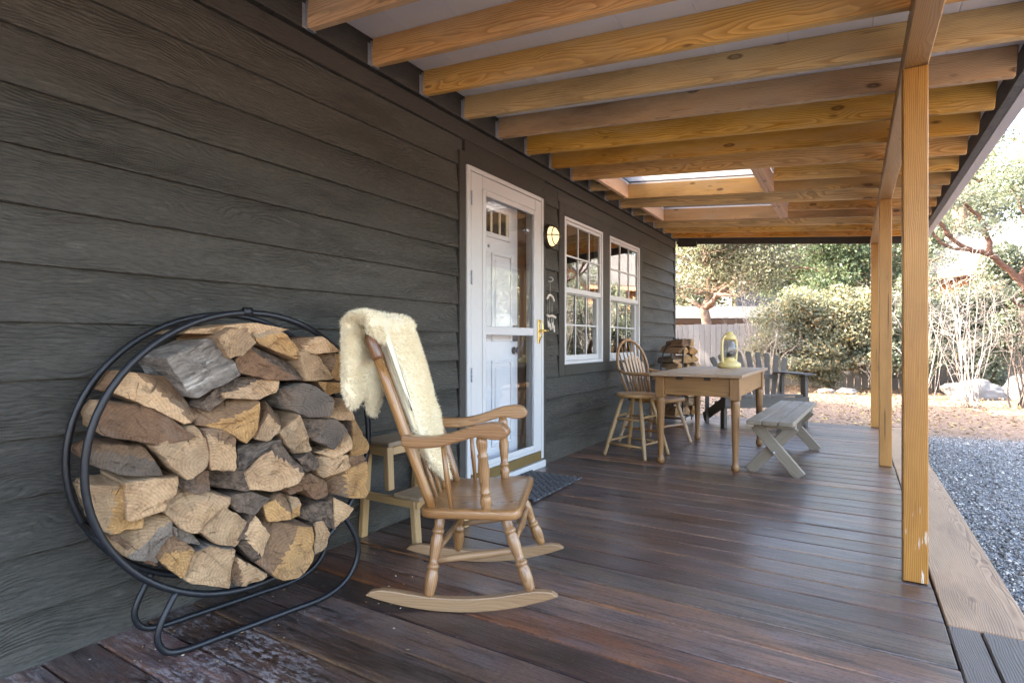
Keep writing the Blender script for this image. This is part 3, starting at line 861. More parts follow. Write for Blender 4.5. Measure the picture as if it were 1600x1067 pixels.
# storm door
def multi_box(name, boxes, mat, parent, bev=.003):
    bm = bmesh.new()
    for lo, hi in boxes:
        r = bmesh.ops.create_cube(bm, size=1.0)
        lo, hi = Vector(lo), Vector(hi)
        for v in r['verts']:
            v.co = Vector([lo[i] + (v.co[i] + .5) * (hi[i] - lo[i]) for i in range(3)])
    if bev:
        bmesh.ops.bevel(bm, geom=bm.edges[:], offset=bev, segments=1, affect='EDGES')
    me = bpy.data.meshes.new(name)
    bm.to_mesh(me)
    bm.free()
    return link(name, me, mat, parent)
multi_box('door_jamb', [((-.10, 2.978, .06), (.045, 3.016, 2.152)), ((-.10, 3.994, .06), (.045, 4.032, 2.152)), ((-.10, 3.017, 2.122), (.045, 3.993, 2.154))], M['white'], house)
sd = multi_box('storm_door', [((.010, 3.021, .125), (.044, 3.150, 2.118)), ((.010, 3.890, .125), (.044, 3.990, 2.118)),
                              ((.010, 3.151, 2.030), (.0435, 3.889, 2.118)), ((.010, 3.151, .125), (.0435, 3.889, .150)),
                              ((.010, 3.151, 1.045), (.0425, 3.889, 1.105))], M['white'], house, .004)
sd['label'] = 'white full-view storm door with a brass handle'
multi_box('glazing_bead', [((.028, 3.152, .152), (.050, 3.192, 2.028)), ((.028, 3.868, .152), (.050, 3.888, 2.028)),
                           ((.028, 3.193, 1.990), (.049, 3.867, 2.028)), ((.028, 3.193, .152), (.049, 3.867, .185))], M['white'], sd, .004)
box('pane', (.022, 3.152, .152), (.026, 3.888, 1.043), M['glass_door'], sd, bev=0)
box('pane', (.022, 3.152, 1.107), (.026, 3.888, 2.028), M['glass_door'], sd, bev=0)
box('door_sweep', (.012, 3.022, .052), (.047, 3.990, .122), M['bronze'], sd, bev=.003)
box('threshold', (-.10, 2.978, -.01), (.065, 4.032, .048), M['white'], house, bev=.004)
for z in (.28, .78, 1.42, 1.94):
    h = lathe('hinge', (.050, 3.019, z - .045), (.050, 3.019, z + .045), [(0, .006), (.3, .006), (.31, .0045), (.36, .0045), (.37, .006), (.64, .006), (.65, .0045), (.69, .0045), (.7, .006), (1, .006)], M['galv'], sd, 8)
hd = box('handle', (.0445, 3.925, .985), (.052, 3.955, 1.175), M['brass'], sd, bev=.003)
def hpart(o):
    return adopt(o, hd)
_o = tube('lever', [(.05, 3.94, 1.085), (.085, 3.94, 1.085), (.094, 3.95, 1.086), (.094, 4.02, 1.084)], [.009, .009, .009, .007], M['brass'], None, 10); hpart(_o)
_o = tube('grip', smooth_path([(.05, 3.94, 1.165), (.078, 3.94, 1.15), (.080, 3.94, 1.06), (.05, 3.94, 1.0)], 5), .006, M['brass'], None, 8); hpart(_o)
# entry door behind the glass
ed = box('entry_door', (-.145, 3.02, .06), (-.10, 3.86, 2.12), M['white_door'], house, bev=.003, grain='z')
def epart(o):
    return adopt(o, ed)
def raised(y0, y1, z0, z1):
    epart(multi_box('panel_moulding', [((-.099, y0, z0), (-.088, y0 + .022, z1)), ((-.099, y1 - .022, z0), (-.088, y1, z1)),
                                       ((-.099, y0 + .022, z0), (-.089, y1 - .022, z0 + .022)), ((-.099, y0 + .022, z1 - .022), (-.089, y1 - .022, z1))], M['white_door'], None, .004))
    epart(box('panel', (-.100, y0 + .05, z0 + .05), (-.090, y1 - .05, z1 - .05), M['white_door'], None, bev=.006))
for y0 in (3.13, 3.475):
    raised(y0, y0 + .29, 1.00, 1.66)
    raised(y0, y0 + .29, .22, .86)
epart(multi_box('light_frame', [((-.100, 3.20, 1.765), (-.080, 3.235, 2.0)), ((-.100, 3.695, 1.765), (-.080, 3.73, 2.0)), ((-.100, 3.236, 1.965), (-.081, 3.694, 2.0)), ((-.100, 3.236, 1.765), (-.081, 3.694, 1.80))], M['white_door'], None))
for i in range(5):
    y = 3.236 + i * .1145
    epart(box('muntin', (-.0995, y - .011 + (.011 if i == 0 else -.011 if i == 4 else 0), 1.80), (-.086, y + .011 + (.011 if i == 0 else -.011 if i == 4 else 0), 1.965), M['cream'], None))
for i in range(4):
    y = 3.236 + i * .1145
    epart(box('pane', (-.0998, y + .0125, 1.80), (-.094, y + .102, 1.965), M['black'], None, bev=0))
epart(box('lock', (-.100, 3.765, 1.0), (-.065, 3.825, 1.13), M['iron'], None, bev=.012, seg=2))
epart(lathe('knob', (-.100, 3.795, .93), (-.04, 3.795, .93), [(0, .028), (.15, .028), (.2, .012), (.5, .012), (.6, .026), (.85, .028), (1, .015)], M['iron'], None, 12))
epart(lathe('knocker', (-.100, 3.44, 1.70), (-.088, 3.44, 1.70), [(0, .012), (.7, .012), (1, .006)], M['galv'], None, 10))
box('door_reveal', (-.14, 3.862, .06), (-.101, 3.992, 2.12), M['reveal'], house, bev=.002)

# windows
def window(y0, y1):
    z0, z1 = .797, 2.100
    zm = 1.455
    fr = multi_box('window', [((-.06, y0, z0), (.030, y0 + .028, z1)), ((-.06, y1 - .028, z0), (.030, y1, z1)),
                              ((-.06, y0 + .029, z1 - .028), (.029, y1 - .029, z1)), ((-.06, y0 + .029, z0), (.029, y1 - .029, z0 + .03))], M['white'], house)
    fr['label'] = 'white double-hung window with a grid in both sashes'
    a, b = y0 + .030, y1 - .030
    # upper sash stands proud, lower sash sits behind it
    multi_box('upper_sash', [((-.004, a, zm - .02), (.020, b, zm + .026)), ((-.004, a, zm + .027), (.019, a + .026, z1 - .03)),
                             ((-.004, b - .026, zm + .027), (.019, b, z1 - .03)), ((-.004, a + .027, z1 - .056), (.019, b - .027, z1 - .03))], M['white'], fr, .002)
    multi_box('lower_sash', [((-.034, a, z0 + .032), (-.008, b, z0 + .080)), ((-.034, a, z0 + .081), (-.008, a + .040, zm - .004)),
                             ((-.034, b - .040, z0 + .081), (-.008, b, zm - .004)), ((-.034, a + .041, zm - .03), (-.008, b - .041, zm - .004))], M['white'], fr, .002)
    box('pane', (.004, a + .02, zm + .02), (.007, b - .02, z1 - .05), M['glass'], fr, bev=0)
    box('pane', (-.024, a + .035, z0 + .07), (-.021, b - .035, zm - .02), M['glass'], fr, bev=0)
    ua, ub, uz0, uz1 = a + .027, b - .027, zm + .027, z1 - .057
    la, lb, lz0, lz1 = a + .041, b - .041, z0 + .081, zm - .031
    for (p, q, s, e, x) in ((ua, ub, uz0, uz1, .0085), (la, lb, lz0, lz1, -.0195)):
        for i in (1, 2):
            y = p + (q - p) * i / 3
            box('muntin', (x, y - .008, s), (x + .007, y + .008, e), M['white'], fr, bev=.002)
        z = (s + e) / 2
        for i in range(3):
            ya = p + (q - p) * i / 3 + (.0085 if i else 0)
            yb = p + (q - p) * (i + 1) / 3 - (.0085 if i < 2 else 0)
            box('muntin', (x, ya, z - .008), (x + .0065, yb, z + .008), M['white'], fr, bev=.002)
    return fr
window(4.455, 5.333)
window(5.523, 6.478)
box('window_casing', (.0, 4.345, .700), (.030, 4.452, 2.203), M['trim'], house)
box('window_casing', (.0, 5.336, .797), (.030, 5.520, 2.101), M['trim'], house)
box('window_casing', (.0, 6.481, .700), (.030, 6.572, 2.203), M['trim'], house)
box('window_casing', (.0, 4.454, 2.103), (.028, 6.479, 2.2), M['trim'], house)
box('window_casing', (.0, 4.454, .700), (.032, 6.479, .795), M['trim'], house)
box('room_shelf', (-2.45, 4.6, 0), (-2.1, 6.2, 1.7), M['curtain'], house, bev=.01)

# caged wall lamp
lamp = thing('wall_lamp', 'round caged wall lamp glowing between the door and window', 'lamp', (.02, 4.125, 1.862))
lathe('back_plate', (0, 0, 0), (.045, 0, 0), [(0, .098), (.5, .102), (.8, .102), (1, .092)], M['dark_metal'], lamp, 28)
gl = lathe('glass_dome', (.040, 0, 0), (.112, 0, 0), [(0, .078), (.25, .078), (.55, .068), (.8, .045), (1, .012)], M['lamp_glow'], lamp, 24)
for a in (0, 1):
    pts = []
    for i in range(13):
        t = math.pi * i / 12
        r, x = .088 * math.cos(t), .045 + .078 * math.sin(t)
        pts.append((x, r, 0) if a else (x, 0, r))
    tube('cage_bar', pts, .0045, M['dark_metal'], lamp, 8)
tube('cage_ring', [(.088, .074 * math.cos(t), .074 * math.sin(t)) for t in [2 * math.pi * i / 28 for i in range(28)]], .004, M['dark_metal'], lamp, 8, True)
tube('cage_ring', [(.050, .092 * math.cos(t), .092 * math.sin(t)) for t in [2 * math.pi * i / 28 for i in range(28)]], .006, M['dark_metal'], lamp, 8, True)

# wind chime on a hook
ch = thing('wind_chime', 'small driftwood wind chime hanging from a white hook on the siding', 'wind chime', (.045, 4.145, 1.13))
tube('hook', [(-.03, .0, .40), (.0, .0, .40)] + [(.018 * math.sin(t), .0 + .018 * math.sin(t) * .8, .382 + .018 * math.cos(t)) for t in [i * .5 for i in range(1, 9)]], .004, M['white'], ch, 8)
tube('string', [(.0, 0, .365), (.0, 0, .25)], .0012, M['string'], ch, 5)
tube('driftwood', smooth_path([(-.005, -.055, .215), (0, -.03, .243), (0, .0, .250), (0, .035, .240), (.005, .055, .205)], 4), .010, M['wax'], ch, 8)
tube('driftwood', smooth_path([(.01, -.075, .085), (0, -.03, .075), (0, .03, .083), (.01, .075, .068)], 4), .011, M['wax'], ch, 8)
for i, (dy, zt, zb) in enumerate([(-.045, .22, .08), (-.015, .24, .08), (.015, .24, .08), (.045, .22, .075)]):
    tube('string', [(0, dy, zt), (0, dy, zb)], .001, M['string'], ch, 5)
for dy, zb in [(-.05, -.02), (-.015, -.04), (.02, -.03), (.05, -.055)]:
    tube('shell', smooth_path([(0, dy, .065), (.004, dy + .003, zb + .05), (.008, dy + .005, zb)], 4), [.002] * 4 + [.009] * 4 + [.004], M['wax'], ch, 7)

# ---------------------------------------------------------------- porch roof
pr = thing('porch_roof', 'open-joist porch roof of golden fir carried on a beam and three posts', 'porch roof', (0, 0, 0))
SL = -.0865
def zb(x): return 2.433 + SL * (x - .04)
UPR = Vector((-SL, 0, 1)).normalized()
JY = [1.72 + .405 * k for k in range(-6, 16)]
def joist(y, x0, x1, mat=None):
    c = .070
    jx = x1 + (random.uniform(-.012, .006) if x1 > 2.5 else 0)
    o = bar('joist', (x0 + c * .0, y + .019, zb(x0) + c), (jx, y + .019, zb(jx) + c), .038, .140, mat or M['fir'], pr, up=UPR, bev=.004, share=False)
    return o
SKY_X = (.285, 1.60)
SKY = [(4.555, 5.365), (5.77, 6.58)]
for y in JY:
    cut = any(a + .1 < y < b - .1 for a, b in SKY)
    if cut:
        joist(y, .046, SKY_X[0] - .040)
        joist(y, SKY_X[1] + .040, 2.815)
    else:
        joist(y, .046, 2.815)
    # hanger: a thin steel strap seen beside and under the end of the joist
    multi_box('joist_hanger', [((.0405, y - .0035, zb(.04) - .002), (.052, y - .0005, zb(.04) + .125)), ((.0405, y - .0035, zb(.04) - .006), (.060, y + .041, zb(.04) - .0025)),
                               ((.0405, y - .022, zb(.04) - .002), (.0425, y - .004, zb(.04) + .110))], M['galv'], pr, 0)
for (a, b) in SKY:
    for x in (SKY_X[0], SKY_X[1]):
        for dx in ((0,) if x < 1 else (0, -.042)):
            p0, p1 = (x + dx - .020, a + .040, zb(x) + .072), (x + dx - .020, b - .002, zb(x) + .072)
            bar('header', p0, p1, .038, .138, M['fir_skylit'], pr, bev=.003)
    s = bar('skylight', (SKY_X[0], (a + .04 + b) / 2, zb(SKY_X[0]) + .178), (SKY_X[1], (a + .04 + b) / 2, zb(SKY_X[1]) + .178), b - a + .06, .006, M['skylight'], pr, up=UPR, bev=0)
# roof boards run along the house, laid on the joists
def roof_strip(name, x0, x1, y0, y1, lift, th, mat, gap=.0015):
    xm = (x0 + x1) / 2
    w = (x1 - x0) * math.sqrt(1 + SL * SL) - gap
    return bar(name, (xm, y0, zb(xm) + .1405 + lift + th / 2), (xm, y1, zb(xm) + .1405 + lift + th / 2), w, th, mat, pr, up=UPR, bev=.0015, share=False)
NX = [.045, .285, .60, .93, 1.265, 1.60, 1.93, 2.26, 2.56, 2.842]
for x0, x1 in zip(NX[:-1], NX[1:]):
    if x0 >= .28 and x1 <= 1.61:
        for y0, y1 in ((-1.2, SKY[0][0] + .02), (SKY[0][1] + .019, SKY[1][0] + .02), (SKY[1][1] + .019, 8.19)):
            roof_strip('roof_board', x0, x1, y0, y1, .0, .018, M['sheath'])
    else:
        roof_strip('roof_board', x0, x1, -1.2, 8.19, .0, .018, M['sheath'])
for x0, x1, y0, y1 in [(-.1, 2.90, -1.25, SKY[0][0] + .01), (-.1, .27, SKY[0][0] + .01, SKY[0][1] + .03), (1.612, 2.90, SKY[0][0] + .01, SKY[0][1] + .03),
                       (-.1, 2.90, SKY[0][1] + .03, SKY[1][0] + .01), (-.1, .27, SKY[1][0] + .01, SKY[1][1] + .03), (1.612, 2.90, SKY[1][0] + .01, SKY[1][1] + .03), (-.1, 2.90, SKY[1][1] + .03, 8.24)]:
    roof_strip('roof_cover', x0, x1, y0, y1, .0187, .02, M['shingle'], 0)
box('fascia', (2.843, -1.2, 2.225), (2.888, 8.24, 2.352), M['fascia'], pr, bev=.002)
box('drip_edge', (2.889, -1.2, 2.222), (2.950, 8.24, 2.372), M['drip'], pr, bev=.003)
bar('end_fascia', (.0, 8.225, zb(0) + .055), (2.842, 8.225, zb(2.842) + .055), .030, .165, M['trim'], pr, up=UPR, bev=.002)
prism('return_bracket', [(0, 0), (.26, -.02), (.26, .06), (0, .06)], (.03, 8.20, 2.36), (1, 0, 0), (0, 0, 1), .03, M['trim'], pr, bev=0)
box('beam', (2.363, -1.2, 2.140), (2.452, 8.15, 2.221), M['beam'], pr, bev=.004)
for y, m in ((2.862, M['post_peel']), (5.40, M['post']), (7.80, M['post'])):
    box('post', (2.364, y, .0015), (2.451, y + .089, 2.139), m, pr, bev=.005, seg=2)

# ================================================================== furniture
TURN = [(0, .016), (.04, .019), (.14, .0235), (.24, .0245), (.30, .021), (.325, .018), (.335, .0225), (.355, .0235), (.375, .0225), (.385, .017), (.45, .018),
        (.58, .0225), (.68, .0235), (.73, .019), (.745, .018), (.755, .0225), (.775, .0235), (.795, .022), (.805, .018), (.9, .0195), (1.0, .0165)]

# ---------------------------------------------------------------- rocking chair
rc = thing('rocking_chair', 'honey varnished spindle-back rocking chair with turned legs on curved runners', 'rocking chair', (.845, 1.91, 0.001), R(23.5), ry=R(-3.0))
def arc_outline(half, r_out, thick, n=18):
    out = []
    for i in range(n + 1):
        x = -half + 2 * half * i / n
        out.append((x, r_out - math.sqrt(r_out * r_out - x * x)))
    h2 = half - .022
    for i in range(n + 1):
        x = h2 - 2 * h2 * i / n
        e = 1 - (abs(x) / h2) ** 8 * .55
        out.append((x, r_out - math.sqrt(r_out * r_out - x * x) + thick * e))
    return out
for l in (-.24, .24):
    prism('runner', arc_outline(.365, 1.15, .050), (0, l + .0145, 0), (1, 0, 0), (0, 0, 1), .029, M['runner'], rc, bev=.004)
def rtop(f): return 1.15 - math.sqrt(1.15 ** 2 - f * f) + .046
LEG = {}
for l, s in ((-.24, -1), (.24, 1)):
    fl = lathe('leg', (.265, l, rtop(.265)), (.175, s * .205, .348), TURN, M['honey'], rc, 16)
    rl = lathe('leg', (-.12, l, rtop(-.12)), (-.075, s * .175, .348), TURN, M['honey'], rc, 16)
    a, b = Vector((.265, l, rtop(.265))), Vector((.175, s * .205, .348))
    c, d = Vector((-.12, l, rtop(-.12))), Vector((-.075, s * .175, .348))
    LEG[s] = (a, b, c, d)
    p, q = c.lerp(d, .42), a.lerp(b, .52)
    lathe('stretcher', p, q, [(0, .010), (.2, .0125), (.5, .0155), (.8, .0125), (1, .010)], M['runner'], rc, 12)
p, q = LEG[-1][0].lerp(LEG[-1][1], .62), LEG[1][0].lerp(LEG[1][1], .62)
lathe('stretcher', p, q, [(0, .010), (.25, .013), (.38, .0175), (.42, .013), (.46, .019), (.5, .0145), (.54, .019), (.58, .013), (.62, .0175), (.75, .013), (1, .010)], M['honey'], rc, 14)
p, q = LEG[-1][2].lerp(LEG[-1][3], .5), LEG[1][2].lerp(LEG[1][3], .5)
lathe('stretcher', p, q, [(0, .010), (.5, .014), (1, .010)], M['honey'], rc, 12)

def seat_shape(fr, bk, wf, wb, n=6, rr=.05):
    """rounded trapezoid, front at +x"""
    pts = [(bk, -wb), (fr, -wf), (fr, wf), (bk, wb)]
    out = []
    for i, p in enumerate(pts):
        p = Vector(p); a = Vector(pts[i - 1]); b = Vector(pts[(i + 1) % 4])
        da, db = (a - p).normalized(), (b - p).normalized()
        s, e = p + da * rr, p + db * rr
        for k in range(n + 1):
            t = k / n
            out.append(tuple(s * (1 - t) ** 2 + p * 2 * t * (1 - t) + e * t * t))
    return out
def seat_mesh(name, outline, z, th, mat, parent, dish=.012, rings=7):
    """a dished wooden seat with eased edges"""
    n = len(outline)
    c = Vector((sum(p[0] for p in outline) / n, sum(p[1] for p in outline) / n))
    prof = [(.0, -dish), (.25, -dish * .95), (.5, -dish * .75), (.72, -dish * .35), (.88, -.001), (.965, 0), (.99, -.004), (1.0, -.010), (1.0, -th + .008), (.985, -th + .001), (.95, -th)]
    v = [(c.x, c.y, z - dish)]
    f = []
    for k, (s, dz) in enumerate(prof[1:]):
        for p in outline:
            v.append((c.x + (p[0] - c.x) * s, c.y + (p[1] - c.y) * s, z + dz))
    for i in range(n):
        f.append((0, 1 + i, 1 + (i + 1) % n))
    m = len(prof) - 1
    for k in range(m - 1):
        for i in range(n):
            a, b = 1 + k * n + i, 1 + k * n + (i + 1) % n
            f.append((a, a + n, b + n, b))
    f.append(tuple(1 + (m - 1) * n + i for i in range(n)))
    me = pymesh(name, v, f)
    bm = bmesh.new(); bm.from_mesh(me)
    bmesh.ops.recalc_face_normals(bm, faces=bm.faces[:]); bm.to_mesh(me); bm.free()
    return link(name, me, mat, parent, smooth=True)
seat_mesh('seat', seat_shape(.245, -.150, .285, .235, rr=.06), .378, .036, M['honey'], rc)

PB = [Vector((-.100, s * .205, .37)) for s in (-1, 1)]
PT = [Vector((-.300, -.250, 1.045)), Vector((-.300, .265, 1.045))]
for p, t in zip(PB, PT):
    q = p.lerp(t, .86)
    lathe('back_post', p, q, [(0, .016), (.1, .019), (.5, .020), (.85, .0185), (1.0, .0165)], M['honey'], rc, 14)
    bp = lathe('post_top', p.lerp(t, .855), t, [(0, .019), (.12, .022), (.6, .021), (.9, .018), (1, .010)], M['honey_dark'], rc, 14)
prism('crest_rail', [(-.245, 0), (-.16, .012), (0, .02), (.16, .012), (.255, 0), (.255, .085), (.15, .108), (0, .116), (-.15, .108), (-.245, .085)],
      tuple(PB[0].lerp(PT[0], .87).lerp(PB[1].lerp(PT[1], .87), .5) + Vector((-.012, 0, -.03))), (0, 1, 0), (-.285, 0, .958), .022, M['honey_dark'], rc, bev=.004)
for k in range(5):
    t = (k + 1) / 6
    a = PB[0].lerp(PB[1], t) + Vector((-.02, 0, 0))
    b = PT[0].lerp(PT[1], t)
    b = a.lerp(b, .88)
    lathe('spindle', a, b, [(0, .008), (.15, .0095), (.4, .012), (.7, .009), (1, .007)], M['honey'], rc, 10)
for i, s in enumerate((-1, 1)):
    # scrolled arm: a side outline with a swell at the front, extruded inwards
    z0 = .615
    top = [(-.185, .046), (-.12, .040), (-.05, .040), (.03, .056), (.10, .078), (.16, .086), (.20, .080), (.222, .062)]
    bot = [(.225, .042), (.205, .026), (.165, .024), (.11, .034), (.04, .018), (-.04, .0), (-.12, -.004), (-.185, .004)]
    out = [tuple(q) [:2] for q in smooth_path([(a, b, 0) for a, b in reversed(top + bot)], 3)]
    ang = s * .09
    prism('arm', out, (0, s * .262 + .026, z0), (math.cos(ang), math.sin(ang), 0), (0, 0, 1), .052, M['honey'], rc, bev=.007, smooth=False)
    yb, yt = s * .235, s * .262
    lathe('arm_post', (.115, yb, .368), (.115, yt, z0 + .034), [(0, .019), (.06, .019), (.12, .0225), (.18, .0205), (.22, .015), (.235, .0195), (.26, .0205), (.28, .0155), (.36, .018), (.55, .0225), (.70, .0175),
                                                            (.72, .0205), (.745, .0205), (.77, .015), (.86, .0205), (.93, .0215), (1, .016)], M['honey'], rc, 16)
    lathe('arm_spindle', (-.02, s * .225, .370), (-.035, s * .25, z0 + .006), [(0, .0085), (.5, .011), (1, .008)], M['honey'], rc, 10)

# ---------------------------------------------------------------- sheepskin thrown over the back
def sheepskin():
    root_m = Matrix.Translation((.845, 1.91, .001)) @ Matrix.Rotation(R(23.5), 4, 'Z') @ Matrix.Rotation(R(-3.0), 4, 'Y')
    mid_b = PB[0].lerp(PB[1], .5); mid_t = PT[0].lerp(PT[1], .5)
    upv = (mid_t - mid_b).normalized()
    nrm = Vector((upv.z, 0, -upv.x))          # out of the front of the back
    TH = .026
    def pt(l, s):
        """l across the back, s = metres down from the top edge (front positive, behind negative)"""
        if s > .03:
            p = mid_t + Vector((0, l, 0)) - upv * (s - .045) + nrm * (.022 + .008 * math.sin(l * 14 + s * 5) + .01 * math.sin(s * 9))
            p.z = p.z
            return p
        if s < -.05:
            d = -s - .05
            sw = max(0, (-.17 - l)) * .9
            return mid_t + Vector((-.062 - .05 * d - .012 * math.sin(l * 17), l + .25 * max(0, -.16 - l) * min(1, d * 4) * 0, .030 - d))
        t = (s + .05) / .08                     # over the top
        a = math.pi * (1 - t)
        return mid_t + upv * .045 + Vector((math.cos(a) * .050 - .012, l, math.sin(a) * .030))
    # outline: how far the skin hangs down in front and behind for each place across
    ls = np.linspace(-.305, .225, 42)
    def front_len(l):
        e = abs((l - .02) / .20)
        base = .50 + .06 * math.sin(l * 11 + 1)
        if l < -.185: return .05 + max(0, (.305 + l)) * .35
        return base + (.13 if -.15 < l < .06 else 0) - .20 * max(0, (l - .12) / .115) ** 2
    def back_len(l):
        if l < -.155: return .20 + .15 * math.sqrt(max(0, 1 - ((l + .23) / .078) ** 2))
        if l < .02: return .26 + .14 * math.sqrt(max(0, 1 - ((l + .07) / .092) ** 2))
        return .30 - l * .3
    rows = 44
    co, edge = [], []
    for i, l in enumerate(ls):
        fl, bl = max(front_len(l), .05), max(back_len(l), .06)
        for j in range(rows + 1):
            s = -bl + (fl + bl) * j / rows
            # pinch the sides in half-way down, like the waist of a hide
            ll = l
            if s > .05:
                w = 1 - .14 * math.sin(min(1, s / .42) * math.pi) + (.10 if s > .36 else 0) * (1 if l > .05 else 0)
                ll = .0 + (l - .0) * w + .03 * min(1, s / .5)
            p = pt(ll, s)
            co.append(root_m @ p)
    co = np.array([tuple(c) for c in co])
    m = rows + 1
    idx = np.arange(len(ls) * m).reshape(len(ls), m)
    q = np.stack([idx[:-1, :-1].ravel(), idx[1:, :-1].ravel(), idx[1:, 1:].ravel(), idx[:-1, 1:].ravel()], 1)
    me = fast_mesh('skin', co, q)
    me.polygons.foreach_set('use_smooth', [True] * len(me.polygons))
    nv = np.empty(len(co) * 3, np.float32); me.vertices.foreach_get('normal', nv); nv = nv.reshape(-1, 3)
    # pile both ways: outward wool is thick, the leather side thin -> a padded body
    jit = np.array([noise.noise((c[0] * 30, c[1] * 30, c[2] * 30)) for c in co])
    bulge = np.ones(len(co))
    g = bulge.reshape(len(ls), m)
    for k, fct in enumerate((.25, .55, .8, .93)):
        g[k, :] = np.minimum(g[k, :], fct); g[-1 - k, :] = np.minimum(g[-1 - k, :], fct)
        g[:, k] = np.minimum(g[:, k], fct); g[:, -1 - k] = np.minimum(g[:, -1 - k], fct)
    up = co + nv * ((TH * g.ravel() + .006 * jit)[:, None])
    dn = co - nv * ((.016 * g.ravel())[:, None])
    V = np.concatenate([up, dn])
    n0 = len(co)
    border = list(idx[:, 0]) + list(idx[-1, 1:]) + list(idx[-2::-1, -1]) + list(idx[0, -2:0:-1])
    side = np.array([(border[i], border[(i + 1) % len(border)], border[(i + 1) % len(border)] + n0, border[i] + n0) for i in range(len(border))])
    Q = np.concatenate([q, q[:, ::-1] + n0, side[:, ::-1]])
    body = fast_mesh('sheepskin', V, Q)
    body.polygons.foreach_set('use_smooth', [True] * len(body.polygons))
    sk = link('sheepskin', body, M['fur'])
    tag(sk, 'cream sheepskin draped over the back of the rocking chair', 'sheepskin')
    # wool fibres: thin blades standing on both faces
    N = 60000
    pick = RNG.integers(0, len(Q) - len(side), N)
    u, w = RNG.random(N), RNG.random(N)
    quad = V[Q[pick]]
    P = (quad[:, 0] * ((1 - u) * (1 - w))[:, None] + quad[:, 1] * (u * (1 - w))[:, None] + quad[:, 2] * (u * w)[:, None] + quad[:, 3] * ((1 - u) * w)[:, None])
    e1, e2 = quad[:, 1] - quad[:, 0], quad[:, 3] - quad[:, 0]
    nn = np.cross(e1, e2); nn /= np.linalg.norm(nn, axis=1)[:, None] + 1e-9
    k = len(border) * 110
    bi = RNG.integers(0, len(border), k)
    bp = (V[np.array(border)[bi]] * .5 + V[np.array(border)[bi] + n0] * .5) + RNG.normal(0, .006, (k, 3))
    cen = co.mean(0)
    nxt, prv = np.array(border)[(bi + 1) % len(border)], np.array(border)[bi]
    tang = co[nxt] - co[prv]
    bo = np.cross(tang, nv[prv]); bo /= np.linalg.norm(bo, axis=1)[:, None] + 1e-9
    inner = co[idx[len(ls) // 2, rows // 2]]
    P = np.concatenate([P, bp]); nn = np.concatenate([nn, bo])
    nn[:, 2] -= .35
    nn += RNG.normal(0, .38, nn.shape)
    nn /= np.linalg.norm(nn, axis=1)[:, None]
    tot = len(P)
    ln = RNG.uniform(.008, .018, tot)[:, None]
    sd_ = np.cross(nn, RNG.normal(0, 1, nn.shape)); sd_ /= np.linalg.norm(sd_, axis=1)[:, None] + 1e-9
    wd = RNG.uniform(.0007, .0014, tot)[:, None]
    T = np.stack([P - sd_ * wd, P + sd_ * wd, P + nn * ln], 1).reshape(-1, 3)
    F = np.arange(tot * 3).reshape(-1, 3)
    wm = fast_mesh('wool', T, F)
    wo = link('wool', wm, M['fur'], sk)
    wo['kind'] = 'stuff'
sheepskin()

# ---------------------------------------------------------------- two-step stool behind the rocker
st = thing('step_stool', 'small two-step wooden stool standing against the siding behind the rocker', 'step stool', (.03, 2.06, 0))
W = .43
bar('top_step', (.10, -.01, .490), (.10, W + .01, .490), .215, .022, M['birch_grey'], st, bev=.004)
bar('lower_step', (.315, -.005, .247), (.315, W + .005, .247), .165, .022, M['birch_grey'], st, bev=.004)
for y in (.02, W - .02):
    bar('leg', (.0, y, .0), (.035, y, .478), .042, .030, M['birch'], st, up=(1, 0, 0), bev=.003)
    bar('leg', (.365, y, .0), (.345, y, .235), .042, .030, M['birch'], st, up=(1, 0, 0), bev=.003)
    bar('upright', (.185, y, .262), (.175, y, .478), .042, .030, M['birch'], st, up=(1, 0, 0), bev=.003)
    bar('side_rail', (.02, y, .215), (.375, y, .215), .024, .038, M['birch'], st, bev=.003)
    bar('side_rail', (.045, y, .452), (.165, y, .452), .024, .045, M['birch'], st, bev=.003)
bar('cross_rail', (.352, .042, .212), (.352, W - .042, .212), .020, .035, M['birch'], st, bev=.003)
bar('cross_rail', (.178, .042, .452), (.178, W - .042, .452), .020, .040, M['birch'], st, bev=.003)

# ---------------------------------------------------------------- door mat of linked rubber bars
mt = thing('door_mat', 'dark linked rubber door mat on the deck below the storm door', 'mat', (.075, 3.05, .0))
bx = []
for r in range(15):
    x = .0 + r * .029
    n = 12
    for k in range(n):
        y = (k + (.5 if r % 2 else 0)) * .061
        if y > .70: continue
        bx.append(((x, y, .003), (x + .0175, y + .052, .019)))
lk = multi_box('links', bx, M['rubber'], mt, .005)
lk['kind'] = 'stuff'
for k in range(5):
    tube('wire', [(.0, .06 + k * .15, .010), (.428, .06 + k * .15, .010)], .0022, M['galv'], mt, 6)

# ---------------------------------------------------------------- round stool
sl = thing('round_stool', 'pale wooden stool with a round seat in front of the bow-back chair', 'stool', (.545, 4.835, 0), R(-12))
seat_mesh('seat', [(.178 * math.cos(t), .178 * math.sin(t)) for t in [2 * math.pi * i / 32 for i in range(32)]], .545, .030, M['stool'], sl, dish=.004)
LG = []
for k in range(4):
    a = R(45 + 90 * k)
    b = Vector((.285 * math.cos(a), .285 * math.sin(a), 0)); t = Vector((.120 * math.cos(a), .120 * math.sin(a), .520))
    LG.append((b, t))
    lathe('leg', b, t, [(0, .0135), (.03, .0155), (.5, .0205), (.85, .0175), (1, .014)], M['stool'], sl, 12)
for h, off in ((.20, .0), (.62, .0)):
    for k in range(4):
        dz = .045 if k % 2 else 0
        a = LG[k][0].lerp(LG[k][1], h + dz); b = LG[(k + 1) % 4][0].lerp(LG[(k + 1) % 4][1], h + dz)
        lathe('stretcher', a, b, [(0, .0085), (.5, .0125), (1, .0085)], M['stool'], sl, 10)

